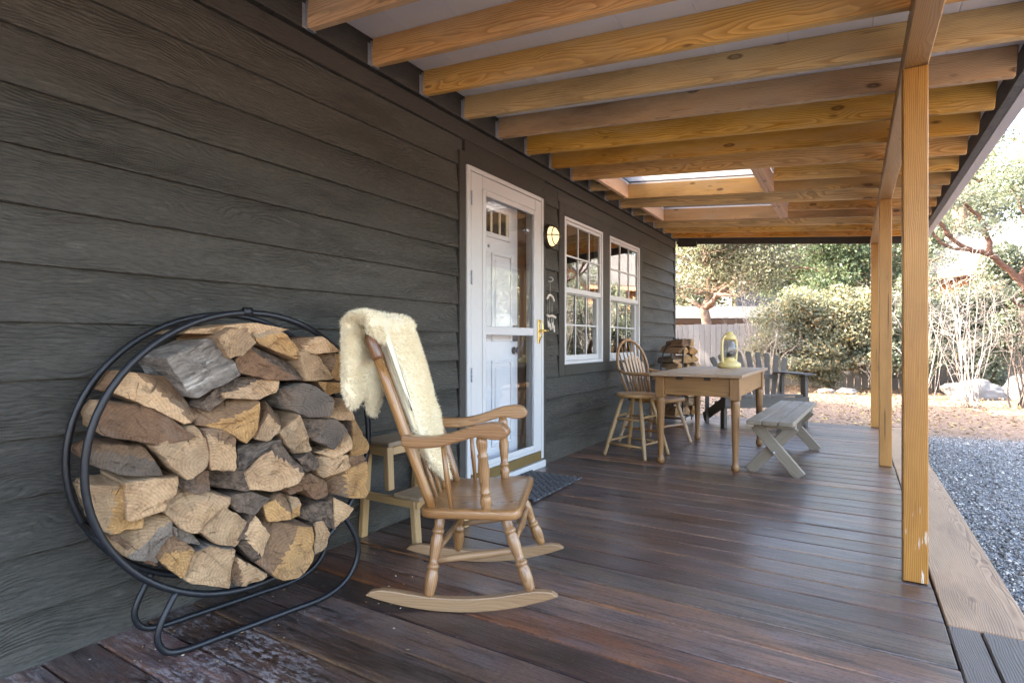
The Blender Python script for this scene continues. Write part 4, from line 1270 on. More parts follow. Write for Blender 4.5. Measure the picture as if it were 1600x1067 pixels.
# ---------------------------------------------------------------- bow-back armchair
bc = thing('bow_back_chair', 'brown bow-back wooden armchair with arrow slats pulled up to the table', 'chair', (.50, 5.52, 0), R(-20))
seat_mesh('seat', seat_shape(.23, -.22, .235, .195, rr=.09), .450, .038, M['oak'], bc, dish=.012)
hoop = []
for i in range(25):
    a = math.pi * (i / 24)
    l = .225 * math.cos(a) * (1 + .10 * math.sin(a))
    h = .36 + .21 * math.sin(a) if False else .0
    zz = .44 + (.34 * min(1, math.sin(a) * 1.4) if False else 0)
    hoop.append((l, a))
pts = []
for i in range(33):
    u = i / 32
    # straight sides that close in a round bow
    if u < .28:
        k = u / .28; l, z = -.165 - .065 * k, .445 + .30 * k
    elif u > .72:
        k = (1 - u) / .28; l, z = .165 + .065 * k, .445 + .30 * k
    else:
        a = math.pi * (1 - (u - .28) / .44)
        l, z = .232 * math.cos(a), .745 + .27 * math.sin(a)
    pts.append((-.185 - (z - .44) * .27, l, z))
tube('back_bow', pts, .0145, M['oak'], bc, 10)
for k in range(7):
    t = (k - 3) / 3
    b = Vector((-.180, .115 * t, .448)); h = .745 + .27 * math.sqrt(max(0, 1 - (.185 * t / .232) ** 2))
    e = Vector((-.185 - (h - .44) * .27, .185 * t, h))
    lathe('spindle', b, e, [(0, .007), (.3, .008), (1, .0055)], M['oak'], bc, 8)
    d = (e - b).normalized()
    p, q = b + (e - b) * .32, b + (e - b) * .74
    hw = .019
    L_ = (q - p).length
    prism('arrow_slat', [(-.009, 0), (.009, 0), (hw, L_ * .82), (hw * .8, L_ * .95), (.006, L_), (-.006, L_), (-hw * .8, L_ * .95), (-hw, L_ * .82)],
          tuple(p + Vector((.006, 0, 0))), (0, 1, 0), d, .011, M['oak_pale'], bc, bev=.002, seg=1)
for s in (-1, 1):
    pa = [(-.262, s * .222, .715), (-.17, s * .262, .692), (-.05, s * .278, .685), (.08, s * .272, .688), (.16, s * .262, .690)]
    tube('arm', smooth_path(pa, 5), [.014] * 8 + [.020] * 12 + [.016], M['oak'], bc, 10, flat=.7)
    lathe('arm_post', (.13, s * .215, .445), (.105, s * .268, .680), [(0, .012), (.2, .015), (.35, .011), (.6, .017), (.8, .012), (1, .011)], M['oak'], bc, 10)
    lathe('arm_spindle', (-.02, s * .215, .445), (-.03, s * .272, .680), [(0, .007), (.5, .009), (1, .007)], M['oak'], bc, 8)
CL = {}
for fx in (1, -1):
    for s in (-1, 1):
        b, t = Vector((fx * .25 - .0, s * .245, 0)), Vector((fx * .145, s * .155, .416))
        CL[(fx, s)] = (b, t)
        lathe('leg', b, t, [(0, .012), (.04, .016), (.09, .0175), (.12, .013), (.14, .0175), (.17, .0175), (.19, .013), (.35, .0195), (.5, .0215), (.56, .016), (.58, .0205), (.61, .0205), (.63, .016), (.8, .020), (1, .015)], M['oak_pale'], bc, 14)
twist = [(0, .008)] + [(i / 24, .0085 + .005 * (i % 2)) for i in range(2, 23)] + [(1, .008)]
for h in (.36, .58):
    for s in (-1, 1):
        lathe('stretcher', CL[(1, s)][0].lerp(CL[(1, s)][1], h), CL[(-1, s)][0].lerp(CL[(-1, s)][1], h), twist, M['oak'], bc, 8)
lathe('stretcher', CL[(1, -1)][0].lerp(CL[(1, -1)][1], .45), CL[(1, 1)][0].lerp(CL[(1, 1)][1], .45), twist, M['oak'], bc, 8)

# ---------------------------------------------------------------- table
tb = thing('farm_table', 'old pine farm table with a bleached top and club-foot legs', 'table', (1.12, 5.245, 0))
for k in range(4):
    x0 = -.355 + k * .1775
    box('top_board', (x0 + .0006, -.745, .722), (x0 + .1769, .745, .745), M['table_top'], tb, bev=.0025)
for sx in (-1, 1):
    for sy in (-1, 1):
        x, y = sx * .29, sy * .64
        box('leg_block', (x - .037, y - .037, .545), (x + .037, y + .037, .7215), M['table'], tb, bev=.004, grain='z')
        lathe('leg', (x, y, .0), (x, y, .5445), [(0, .020), (.02, .028), (.05, .0305), (.085, .028), (.105, .0225), (.13, .021), (.3, .0235), (.6, .028), (.93, .0335), (.985, .0345), (1, .030)], M['table'], tb, 18)
for sy in (-1, 1):
    box('apron', (-.252, sy * .652 - .010, .568), (.252, sy * .652 + .010, .7212), M['table'], tb)
for sx in (-1, 1):
    box('apron', (sx * .302 - .010, -.602, .568), (sx * .302 + .010, .602, .7212), M['table'], tb)
for x in (-.13, .085):
    box('pull', (x - .026, -.672, .692), (x + .026, -.6625, .718), M['dark_metal'], tb, bev=.003)

# ---------------------------------------------------------------- hurricane lantern
ln = thing('oil_lantern', 'pale yellow hurricane lantern standing on the table', 'lantern', (1.155, 5.78, .7455), R(-28))
lathe('tank', (0, 0, 0), (0, 0, .066), [(0, .102), (.06, .108), (.60, .108), (.66, .102), (.80, .092), (1, .060)], M['yellow'], ln, 32)
lathe('burner', (0, 0, .066), (0, 0, .100), [(0, .060), (.3, .058), (.5, .050), (1, .046)], M['yellow'], ln, 24)
lathe('globe', (0, 0, .100), (0, 0, .266), [(0, .044), (.15, .060), (.38, .074), (.65, .066), (.88, .052), (1, .048)], M['glass_lamp'], ln, 24)
lathe('wick_holder', (0, 0, .112), (0, 0, .150), [(0, .022), (.6, .018), (1, .008)], M['dark_metal'], ln, 14)
lathe('hood', (0, 0, .268), (0, 0, .352), [(0, .054), (.08, .064), (.45, .062), (.52, .050), (.70, .044), (.76, .036), (.95, .034), (1, .022)], M['yellow'], ln, 24)
for s in (-1, 1):
    tube('side_tube', smooth_path([(0, s * .092, .052), (0, s * .100, .085), (0, s * .104, .13), (0, s * .103, .22), (0, s * .097, .265), (0, s * .080, .298), (0, s * .05, .306)], 5), .0125, M['yellow'], ln, 10)
tube('guard_wire', [(.066 * math.cos(t), .066 * math.sin(t), .165 + .025 * math.sin(2 * t)) for t in [2 * math.pi * i / 28 for i in range(28)]], .002, M['galv'], ln, 6, True)
tube('guard_wire', [(.066 * math.cos(t), .066 * math.sin(t), .190 - .025 * math.sin(2 * t)) for t in [2 * math.pi * i / 28 for i in range(28)]], .002, M['galv'], ln, 6, True)
tube('bail', smooth_path([(0, -.095, .275), (.03, -.085, .34), (.05, 0, .372), (.03, .085, .34), (0, .095, .275)], 5), .0022, M['galv'], ln, 6)

# ---------------------------------------------------------------- bench with crossed legs
bn = thing('picnic_bench', 'weathered three-plank bench with crossed legs beside the table', 'bench', (1.70, 5.28, 0), R(-2.2))
for k in range(3):
    x0 = -.158 + k * .106
    box('seat_board', (x0, -.83, .388), (x0 + .102, .83, .422), M['bench'], bn, bev=.006)
for s in (-1, 1):
    y = s * .60
    for q in (-1, 1):
        yy_ = y - q * .0205 * s
        bar('leg', (q * -.180, yy_, .0), (q * .130, yy_, .362), .038, .082, M['bench'], bn, up=(0.4, 0, 0.6), bev=.004)
    box('cleat', (-.145, y - .02, .345), (.145, y + .02, .3875), M['bench'], bn, bev=.004)
bar('brace', (0, -.575, .19), (0, .0, .375), .036, .07, M['bench'], bn, bev=.004)
bar('brace', (0, .575, .19), (0, .0, .372), .036, .07, M['bench'], bn, bev=.004)
for s in (-1, 1):
    lathe('bolt', (0, s * .60 + .042 * s, .165), (0, s * .60 + .048 * s, .165), [(0, .010), (.7, .010), (1, .006)], M['galv'], bn, 10)

# ---------------------------------------------------------------- fan-back garden settee
ad = thing('fan_back_settee', 'grey weathered wooden settee with a fan of back slats at the deck end', 'settee', (1.285, 7.165, 0), R(-52))
# local +x is the way it faces, y across
HW = .50
for s in (-1, 1):
    box('front_leg', (-.02, s * HW - .02, 0), (.07, s * HW + .02, .60), M['adir'], ad, bev=.004, grain='z')
    bar('stringer', (.03, s * (HW - .045), .330), (-.56, s * (HW - .045), .055), .030, .11, M['adir'], ad, bev=.004)
    bar('back_leg', (-.40, s * (HW - .005), .0), (-.40, s * (HW - .005), .60), .045, .030, M['adir'], ad, up=(1, 0, 0), bev=.004)
    box('arm', (-.50, s * HW - .07, .602), (.13, s * HW + .07, .627), M['adir'], ad, bev=.006)
box('front_apron', (.072, -HW - .02, .235), (.096, HW + .02, .355), M['adir'], ad, bev=.004)
for k in range(5):
    x = .05 - k * .095
    bar('seat_slat', (x, -HW + .06, .372 - k * .042), (x, HW - .06, .372 - k * .042), .086, .020, M['adir'], ad, bev=.003)
for k in range(9):
    t = (k - 4) / 4
    b = Vector((-.36, .13 + .27 * t, .215)); L_ = .70 - .04 * t * t
    d = Vector((-.36, .03 + .36 * t, .92)).normalized()
    e = b + d * L_
    prism('back_slat', [(-.026, 0), (.026, 0), (.036, L_ - .02), (.022, L_), (-.022, L_), (-.036, L_ - .02)], tuple(b), Vector((0, 1, 0)) - d * d.y, d, .018, M['adir'], ad, bev=.003, seg=1)
bar('back_rail', (-.475, -HW + .03, .56), (-.475, HW - .03, .56), .030, .06, M['adir'], ad, bev=.003)
bar('back_rail', (-.385, -.40, .235), (-.385, .40, .235), .030, .07, M['adir'], ad, bev=.003)

# ================================================================== firewood hoop
HOOP = Matrix.Translation((.222, 1.248, 0)) @ Matrix.Rotation(R(-10), 4, 'Z')
hp = thing('firewood_hoop', 'round black iron firewood holder leaning its stack beside the siding', 'firewood rack', (.222, 1.248, 0), R(-10))
HR, HZ = .480, .620
for x in (.16, -.070):
    tube('ring', [(x, HR * math.cos(t), HZ + HR * math.sin(t)) for t in [2 * math.pi * i / 72 for i in range(72)]], .0112, M['iron'], hp, 10, True)
    foot = [(x, -.24, .204), (x + .012, -.285, .13), (x + .014, -.298, .075), (x + .014, -.275, .030), (x + .014, -.22, .0135), (x + .014, -.10, .012), (x + .014, .12, .012), (x + .014, .27, .0145),
            (x + .014, .365, .05), (x + .014, .415, .12), (x + .012, .415, .20), (x, .365, .305)]
    tube('foot', smooth_path(foot, 6), .0105, M['iron'], hp, 10)
for deg in (92, 205, 262, 288, 335):
    t = R(deg)
    y, z = (HR + .004) * math.cos(t), HZ + (HR + .004) * math.sin(t)
    tube('cross_bar', [(-.07, y, z), (.165, y, z)], .0085, M['iron'], hp, 8)
    if deg in (92, 288):
        tube('collar', [(.16, y - .014, z + (.005 if deg > 200 else 0)), (.16, y + .014, z + (.011 if deg > 200 else 0))], .0165, M['iron'], hp, 14)

def resample(poly, n):
    P = [Vector(p) for p in poly]
    per = [(P[(i + 1) % len(P)] - P[i]).length for i in range(len(P))]
    tot = sum(per)
    out = []
    for k in range(n):
        d = tot * k / n
        i = 0
        while d > per[i]:
            d -= per[i]; i += 1
        out.append(P[i].lerp(P[(i + 1) % len(P)], d / per[i]))
    return out

def log_mesh(poly, length, ty, tz, em, sm, seed, n=26, grow=1.025, rough=1.0):
    """a split log: ragged outline, uneven sawn face, wavy sides; local X is its axis, face at x = 0"""
    pts = resample(poly, n)
    c = Vector((sum(p.x for p in pts) / n, sum(p.y for p in pts) / n))
    rel = [(p - c) * grow for p in pts]
    size = sum(r.length for r in rel) / n
    def nz(*a): return noise.noise((a[0] * 1.0 + seed * 7.13, a[1], a[2] if len(a) > 2 else 0))
    v, f, mi = [], [], []
    rr_ = random.Random(seed * 31 + 5)
    # most logs show a split face falling away from the sawn end along a crease
    ca = R(rr_.uniform(35, 215)); cd = Vector((math.cos(ca), math.sin(ca))); c0 = size * rr_.uniform(-.05, .45); cs = rr_.uniform(.7, 1.7) if rr_.random() < .7 else 0.0
    rings = [(.0, .0), (.22, .0), (.42, .0), (.60, .0), (.78, .0), (.90, .0), (.965, .0), (1.0, -.006), (1.005, -.03), (1.0, -length * .35), (.985, -length * .7), (.96, -length)]
    v.append((.010 * nz(3, 1), 0, 0))
    for k, (s, x) in enumerate(rings[1:]):
        for i, r in enumerate(rel):
            a = r * s
            if k >= 5:
                j = .006 * rough * nz(r.x * 45, r.y * 45, x * 14) + .003 * nz(r.x * 140, r.y * 140, x * 30)
                a = a + r.normalized() * j * (1 if k > 6 else .8)
            xx = x
            if k <= 7:
                xx -= min(cs * max(0.0, a.dot(cd) - c0), length * .5)
                xx += ty * a.x + tz * (-a.y) * .5 + .010 * rough * nz(a.x * 26, a.y * 26, 5) + .004 * nz(a.x * 90, a.y * 90, 9)
                # now and then a step where the wood tore
                if nz(a.x * 12, a.y * 12, 31) > .22: xx -= .010 * rough
            v.append((xx, a.x, a.y))
    m = len(rings) - 1
    def which(q):
        y_ = sum(v[k_][1] for k_ in q) / len(q); z_ = sum(v[k_][2] for k_ in q) / len(q)
        return 1 if cs > 0 and Vector((y_, z_)).dot(cd) > c0 else 0
    for i in range(n):
        q = (0, 1 + i, 1 + (i + 1) % n)
        f.append(q); mi.append(which(q))
    for k in range(m - 1):
        for i in range(n):
            a, b = 1 + k * n + i, 1 + k * n + (i + 1) % n
            q = (a, a + n, b + n, b)
            f.append(q); mi.append(which(q) if k < 6 else 1)
    f.append(tuple(1 + (m - 1) * n + i for i in range(n))); mi.append(1)
    me = pymesh('log', v, f)
    me.materials.append(M[em]); me.materials.append(M[sm])
    me.polygons.foreach_set('material_index', mi)
    bm = bmesh.new(); bm.from_mesh(me)
    bmesh.ops.recalc_face_normals(bm, faces=bm.faces[:]); bm.to_mesh(me); bm.free()
    return me, c

LOGS = [
    ([(-0.221, 1.027), (-0.197, 1.039), (0.003, 1.067), (0.121, 1.043), (0.054, 1.027), (-0.151, 1.025)], 0.17, 'cut_light', 'split_light', 0.1, 0.5, 'thin pale slab of wood lying on top of the firewood in the hoop'),
    ([(-0.276, 0.947), (-0.129, 1.015), (-0.064, 0.889), (-0.203, 0.815), (-0.239, 0.878)], 0.2, 'bark_grey_across', 'bark_grey', 0.25, 0.2, 'large grey weathered split log with pale streaks near the top of the hoop'),
    ([(-0.146, 1.012), (-0.09, 1.046), (-0.036, 1.028), (-0.01, 0.995), (-0.06, 0.955), (-0.107, 0.944)], 0.23, 'cut_light', 'split_light', -0.2, 0.25, 'pale cracked log end above the dark brown log, near the top of the hoop'),
    ([(-0.021, 1.048), (0.04, 1.062), (0.106, 1.027), (0.158, 0.955), (0.14, 0.933), (0.053, 0.973), (0.007, 0.991)], 0.2, 'cut_gold', 'split_light', 0.15, 0.2, 'golden rough-split log under the thin slab at the top of the hoop'),
    ([(0.096, 0.998), (0.234, 1.019), (0.305, 0.962), (0.207, 0.954), (0.129, 0.975)], 0.22, 'cut_light', 'split_brown', 0.3, 0.2, 'pale wedge log at the top right of the hoop'),
    ([(-0.075, 0.938), (-0.0, 0.986), (0.177, 0.899), (0.163, 0.86), (0.061, 0.861), (-0.064, 0.894)], 0.21, 'cut_brown', 'bark', 0.1, 0.45, 'dark brown crooked log with a white scar below the golden one'),
    ([(0.139, 0.959), (0.2, 0.977), (0.294, 0.856), (0.167, 0.853)], 0.22, 'cut_light', 'split_light', -0.15, 0.1, 'pale triangular log end right of the dark brown log'),
    ([(0.237, 0.951), (0.321, 0.954), (0.325, 0.847), (0.3, 0.849), (0.244, 0.917)], 0.22, 'cut_gold', 'split_brown', 0.2, 0, 'narrow golden wedge below the top right wedge'),
    ([(0.341, 0.906), (0.371, 0.897), (0.373, 0.84), (0.343, 0.846)], 0.2, 'bark', 'bark', 0, 0, 'small dark log end at the right rim near the sheepskin'),
    ([(-0.404, 0.847), (-0.364, 0.906), (-0.224, 0.879), (-0.17, 0.751), (-0.213, 0.73), (-0.301, 0.789)], 0.145, 'cut_light', 'split_brown', 0.15, 0.35, 'broad pale slab-shaped log at the upper left of the hoop'),
    ([(-0.123, 0.844), (-0.059, 0.879), (0.082, 0.879), (0.066, 0.822), (0.002, 0.799), (-0.106, 0.812)], 0.2, 'cut_light', 'bark', 0.1, 0.4, 'pale flat log under the dark brown crooked one'),
    ([(0.096, 0.824), (0.171, 0.849), (0.222, 0.823), (0.261, 0.78), (0.251, 0.722), (0.186, 0.718), (0.116, 0.757)], 0.22, 'cut_dark', 'bark_grey', 0.55, 0.0, 'round grey log with an old branch knot on the right of the pile'),
    ([(0.23, 0.849), (0.364, 0.835), (0.359, 0.806), (0.26, 0.792)], 0.21, 'cut_gold', 'split_brown', 0, 0.3, 'thin golden log above the right end of the pile'),
    ([(-0.436, 0.775), (-0.415, 0.812), (-0.288, 0.794), (-0.194, 0.691), (-0.278, 0.672), (-0.424, 0.717)], 0.135, 'cut_brown', 'split_light', 0.35, 0.35, 'long brown wedge log at the left, below the broad pale slab'),
    ([(-0.191, 0.77), (-0.133, 0.798), (0.01, 0.8), (-0.003, 0.684), (-0.046, 0.656), (-0.11, 0.707), (-0.18, 0.728)], 0.21, 'cut_gold', 'split_brown', 0.05, 0.25, 'golden ragged log end in the middle of the upper pile'),
    ([(-0.023, 0.669), (0.056, 0.788), (0.127, 0.72), (0.024, 0.653)], 0.22, 'cut_light', 'split_brown', -0.25, 0.1, 'smooth pale kite-shaped log end right of the golden ragged one'),
    ([(0.261, 0.78), (0.344, 0.776), (0.369, 0.689), (0.256, 0.708)], 0.22, 'cut_light', 'split_light', 0.2, 0, 'pale log end beside the round grey log on the right'),
    ([(-0.461, 0.665), (-0.424, 0.689), (-0.317, 0.67), (-0.276, 0.578), (-0.377, 0.59), (-0.452, 0.634)], 0.135, 'cut_dark', 'split_brown', 0.2, 0.2, 'half-round sooty log end with grey rings at the left rim'),
    ([(-0.3, 0.668), (-0.191, 0.732), (-0.148, 0.658), (-0.164, 0.59), (-0.218, 0.559), (-0.262, 0.607)], 0.19, 'cut_light', 'split_light', 0.1, 0.3, 'pale half-round log end left of the middle of the pile'),
    ([(-0.174, 0.717), (-0.077, 0.709), (-0.082, 0.569), (-0.157, 0.584), (-0.159, 0.652)], 0.22, 'cut_light', 'split_brown', 0.15, -0.1, 'squarish pale log end in the middle of the pile'),
    ([(0.067, 0.678), (0.146, 0.737), (0.19, 0.598), (0.128, 0.59)], 0.24, 'cut_light', 'split_light', -0.2, 0.1, 'rough pale log end above the dark bark log on the right'),
    ([(0.166, 0.712), (0.288, 0.705), (0.33, 0.659), (0.273, 0.592), (0.187, 0.641)], 0.235, 'cut_dark', 'bark', 0.1, 0.2, 'dark sooty half-round log end on the right of the pile'),
    ([(0.219, 0.585), (0.279, 0.587), (0.335, 0.655), (0.364, 0.674), (0.354, 0.579), (0.283, 0.554)], 0.23, 'cut_light', 'split_light', 0.1, 0.2, 'pale curved sliver below the dark sooty half-round'),
    ([(0.378, 0.706), (0.442, 0.579), (0.43, 0.551), (0.37, 0.539)], 0.21, 'cut_gold', 'split_brown', 0.3, 0, 'tall thin golden log at the right rim of the hoop'),
    ([(-0.457, 0.545), (-0.452, 0.561), (-0.327, 0.563), (-0.324, 0.419), (-0.42, 0.425)], 0.135, 'cut_gold', 'split_light', 0.1, 0, 'square-cut golden block at the left rim under the half-round'),
    ([(-0.378, 0.572), (-0.235, 0.569), (-0.243, 0.526), (-0.278, 0.471), (-0.376, 0.457)], 0.17, 'cut_light', 'split_light', 0.1, 0.2, 'pale quarter log right of the square golden block'),
    ([(-0.041, 0.553), (0.002, 0.6), (0.083, 0.655), (0.101, 0.591), (0.137, 0.547), (0.126, 0.495), (0.046, 0.477), (-0.029, 0.495)], 0.24, 'cut_light', 'bark', 0.45, 0.0, 'pale splintered end of the big black-barked log in the middle'),
    ([(-0.148, 0.511), (-0.148, 0.578), (-0.065, 0.556), (-0.055, 0.639), (0.097, 0.653), (0.021, 0.591), (-0.021, 0.541), (-0.011, 0.482)], 0.19, 'bark_across', 'bark', 0.2, 0.1, 'big black-barked log half-hidden in the middle of the pile'),
    ([(0.134, 0.576), (0.209, 0.592), (0.216, 0.532), (0.169, 0.52)], 0.23, 'bark', 'bark', 0.1, 0.1, 'small knobbly dark bark stub right of the big barked log'),
    ([(0.213, 0.566), (0.343, 0.559), (0.348, 0.511), (0.231, 0.488)], 0.235, 'cut_light', 'split_light', 0.1, 0.2, 'pale flat log end right of the small dark stub'),
    ([(0.255, 0.472), (0.417, 0.525), (0.413, 0.411), (0.396, 0.38), (0.291, 0.411)], 0.235, 'cut_gold', 'split_brown', 0.35, 0.1, 'big orange-brown wedge at the lower right rim'),
    ([(0.157, 0.504), (0.207, 0.505), (0.261, 0.466), (0.256, 0.421), (0.21, 0.411), (0.164, 0.458)], 0.22, 'cut_brown', 'split_brown', 0.2, 0.1, 'brown half-round log end left of the orange wedge'),
    ([(-0.282, 0.476), (-0.232, 0.542), (-0.085, 0.473), (-0.102, 0.435), (-0.195, 0.384), (-0.238, 0.409)], 0.19, 'cut_light', 'split_light', 0.05, 0.45, 'large pale curved log left of the bottom middle'),
    ([(-0.092, 0.473), (-0.018, 0.482), (0.029, 0.454), (-0.018, 0.406), (-0.071, 0.426)], 0.215, 'cut_dark', 'bark', 0.3, 0.1, 'small grey oval log end under the black-barked log'),
    ([(0.011, 0.434), (0.093, 0.45), (0.123, 0.436), (0.104, 0.365), (0.03, 0.372)], 0.225, 'cut_gold', 'split_brown', 0.1, 0.2, 'golden chunk beside the small grey oval log end'),
    ([(0.113, 0.359), (0.133, 0.432), (0.156, 0.424), (0.147, 0.363)], 0.215, 'cut_gold', 'split_light', 0, 0, 'thin upright golden sliver in the lower right of the pile'),
    ([(0.158, 0.366), (0.296, 0.396), (0.291, 0.28), (0.175, 0.341)], 0.205, 'bark', 'bark', 0.2, 0.3, 'dark charred log under the orange wedge at lower right'),
    ([(0.282, 0.404), (0.359, 0.352), (0.283, 0.289)], 0.235, 'cut_light', 'bark', 0.4, 0, 'pale triangular tip at the lower right rim of the hoop'),
    ([(-0.187, 0.391), (-0.105, 0.449), (-0.03, 0.38), (-0.082, 0.316), (-0.146, 0.343)], 0.215, 'cut_light', 'split_light', -0.1, 0.35, 'pale log with a dark saw line in the lower middle'),
    ([(-0.08, 0.332), (-0.019, 0.406), (0.033, 0.326), (-0.013, 0.234)], 0.235, 'cut_light', 'bark', -0.2, 0.1, 'pale lens-shaped log end left of the big bottom block'),
    ([(-0.399, 0.387), (-0.323, 0.449), (-0.253, 0.44), (-0.251, 0.388), (-0.292, 0.308), (-0.369, 0.341)], 0.155, 'cut_grey', 'split_light', 0.2, 0.1, 'whitish rotten log end at the lower left of the hoop'),
    ([(-0.299, 0.327), (-0.251, 0.394), (-0.2, 0.333), (-0.235, 0.248)], 0.2, 'cut_gold', 'split_brown', 0.1, 0.1, 'golden log end with a dark crack at the lower left'),
    ([(-0.228, 0.248), (-0.197, 0.315), (-0.159, 0.331), (-0.077, 0.302), (-0.103, 0.184), (-0.207, 0.226)], 0.205, 'cut_light', 'bark_grey', 0.25, 0.1, 'wide pale log end with a grey side at the bottom of the hoop'),
    ([(-0.108, 0.191), (-0.083, 0.284), (0.028, 0.19), (-0.001, 0.175), (-0.068, 0.179)], 0.225, 'cut_light', 'split_brown', -0.1, 0.2, 'low pale wedge at the very bottom of the hoop'),
    ([(-0.01, 0.242), (0.032, 0.337), (0.021, 0.372), (0.168, 0.329), (0.172, 0.214), (0.111, 0.17), (0.047, 0.177)], 0.27, 'cut_gold', 'split_brown', 0.1, 0.25, 'big orange block jutting out at the bottom right'),
    ([(0.202, 0.323), (0.228, 0.331), (0.265, 0.273), (0.224, 0.215), (0.196, 0.213)], 0.235, 'cut_light', 'bark', 0.1, 0, 'round pale sawn end beside the big bottom block'),
    ([(-0.416, 0.417), (-0.398, 0.422), (-0.286, 0.294), (-0.316, 0.305)], 0.13, 'cut_brown', 'split_brown', 0.2, 0.2, 'brown splinter behind the ring at the lower left'),
    ([(-0.188, 0.789), (-0.124, 0.843), (-0.098, 0.807), (-0.153, 0.769)], 0.18, 'bark', 'bark', 0.1, 0.2, 'brown bark log showing above the golden ragged end'),
    ([(-0.236, 0.554), (-0.202, 0.583), (-0.157, 0.575), (-0.152, 0.515), (-0.189, 0.504), (-0.227, 0.527)], 0.19, 'cut_brown', 'bark', 0.1, 0.2, 'reddish knot of wood left of the black-barked log'),
    ([(-0.255, 0.417), (-0.199, 0.381), (-0.179, 0.343), (-0.239, 0.361)], 0.18, 'cut_grey', 'split_brown', 0.1, 0.2, 'grey sliver under the large pale curved log'),
    ([(0.098, 0.485), (0.147, 0.507), (0.164, 0.452), (0.117, 0.443)], 0.215, 'cut_brown', 'split_brown', 0.1, 0.1, 'small brown wedge below the black-barked log'),
    ([(0.332, 0.546), (0.422, 0.546), (0.43, 0.526), (0.361, 0.506)], 0.215, 'cut_brown', 'split_brown', 0.1, 0.1, 'thin brown stick above the big orange-brown wedge at the rim'),
]
for i, (poly, xp, em, sm, ty, tz, lab) in enumerate(LOGS):
    back = (.030 - .222 - .1736 * min(p[0] for p in poly)) / .985      # clear of the siding
    me, c = log_mesh(poly, min(.37, xp - back), ty, tz, em, sm, i)
    o = link('firewood_log', me)
    o.matrix_world = HOOP @ Matrix.Translation((xp, c.x, c.y))
    tag(o, lab, 'log', 'split logs stacked in the firewood hoop')

# ---------------------------------------------------------------- second rack by the house corner
rk = thing('log_rack', 'small iron log rack with a scrolled top at the house corner', 'log rack', (.30, 7.10, 0))
for x in (-.13, .13):
    tube('frame_rod', smooth_path([(x, -.20, .012), (x, -.235, .10), (x, -.25, .45), (x, -.215, .75), (x * .8, -.12, .93), (x * .25, -.01, 1.0), (x * .25, .01, 1.0), (x * .8, .12, .93), (x, .215, .75), (x, .25, .45), (x, .235, .10), (x, .20, .012)], 5), .0085, M['iron'], rk, 8)
    tube('base_rod', [(x, -.20, .075), (x, .20, .075)], .009, M['iron'], rk, 8)
for y in (-.2, .2):
    tube('base_rod', [(-.16, y, .062), (.16, y, .062)], .009, M['iron'], rk, 8)
for s in (-1, 1):
    tube('scroll', [(s * .005 + .012 * k_ * 0, s * (.012 + .055 * (1 - math.cos(t)) * .6), 1.0 + .045 * math.sin(t) * (1 - .25 * t / 6.3)) for k_, t in enumerate([.35 * i for i in range(18)])], .006, M['iron'], rk, 8)
rs = random.Random(5)
z = .092
row = 0
while z < .93:
    h = rs.uniform(.095, .125)
    n_ = 3 if z < .80 else 2
    for k in range(n_):
        w = .145 if n_ == 3 else .13
        y = (k - (n_ - 1) / 2) * w + rs.uniform(-.008, .008)
        hw, hh = w * .47, h * .48
        shp = [(-hw, -hh * rs.uniform(.5, 1)), (-hw * .3, -hh), (hw * rs.uniform(.5, 1), -hh * rs.uniform(.7, 1)), (hw, hh * rs.uniform(-.2, .6)), (hw * rs.uniform(.0, .5), hh), (-hw * rs.uniform(.4, .9), hh * rs.uniform(.6, 1))]
        em = rs.choice(['cut_gold', 'cut_light', 'cut_brown', 'cut_gold'])
        sm = rs.choice(['bark', 'split_brown', 'split_brown', 'split_light'])
        Ln = rs.uniform(.28, .36)
        me, c = log_mesh(shp, Ln, rs.uniform(-.2, .2), rs.uniform(-.2, .3), em, sm, 100 + row * 5 + k, n=16)
        o = link('rack_log', me)
        o.matrix_world = Matrix.Translation((.30 + y * .55 + .15 + rs.uniform(-.02, .03), 7.02 + y * .82, z + h * .5)) @ Matrix.Rotation(R(-34) + rs.uniform(-.22, .22), 4, 'Z') @ Matrix.Rotation(rs.uniform(-.12, .12), 4, 'Y')
        rw = ['bottom', 'second', 'third', 'fourth', 'fifth', 'sixth', 'seventh', 'eighth', 'ninth', 'tenth'][row]
        ps = (['left', 'middle', 'right'] if n_ == 3 else ['left', 'right'])[k]
        tag(o, 'short split log in the small corner rack, ' + ('bottom row' if row == 0 else rw + ' row from the bottom') + ', ' + ps, 'log', 'logs in the small iron rack')
    z += h
    row += 1

# ================================================================== beyond the deck
# ---------------------------------------------------------------- board fence
fn = thing('board_fence', 'weathered grey board fence behind the settee with bands of sunlight', 'fence', (-1.4, 15.0, -.12), 0.0)
s = -2.4
i = 0
while s < 9.2:
    w = random.uniform(.135, .15)
    h = 1.56 + random.uniform(-.02, .025) + (.02 if s > 2 else 0)
    bar('fence_board', (s + w / 2, 0, .0), (s + w / 2, 0, h), .018, w - .006, M['fence'], fn, up=(1, 0, 0), bev=.003)
    s += w
    i += 1
for z in (.35, 1.25):
    bar('rail', (-2.4, .045, z), (9.2, .045, z), .04, .09, M['fence'], fn, bev=.003)
for s in (-2.3, .1, 2.5, 4.9, 7.3):
    bar('post', (s, .112, 0), (s, .112, 1.5), .09, .09, M['fence'], fn, up=(1, 0, 0), bev=.004)

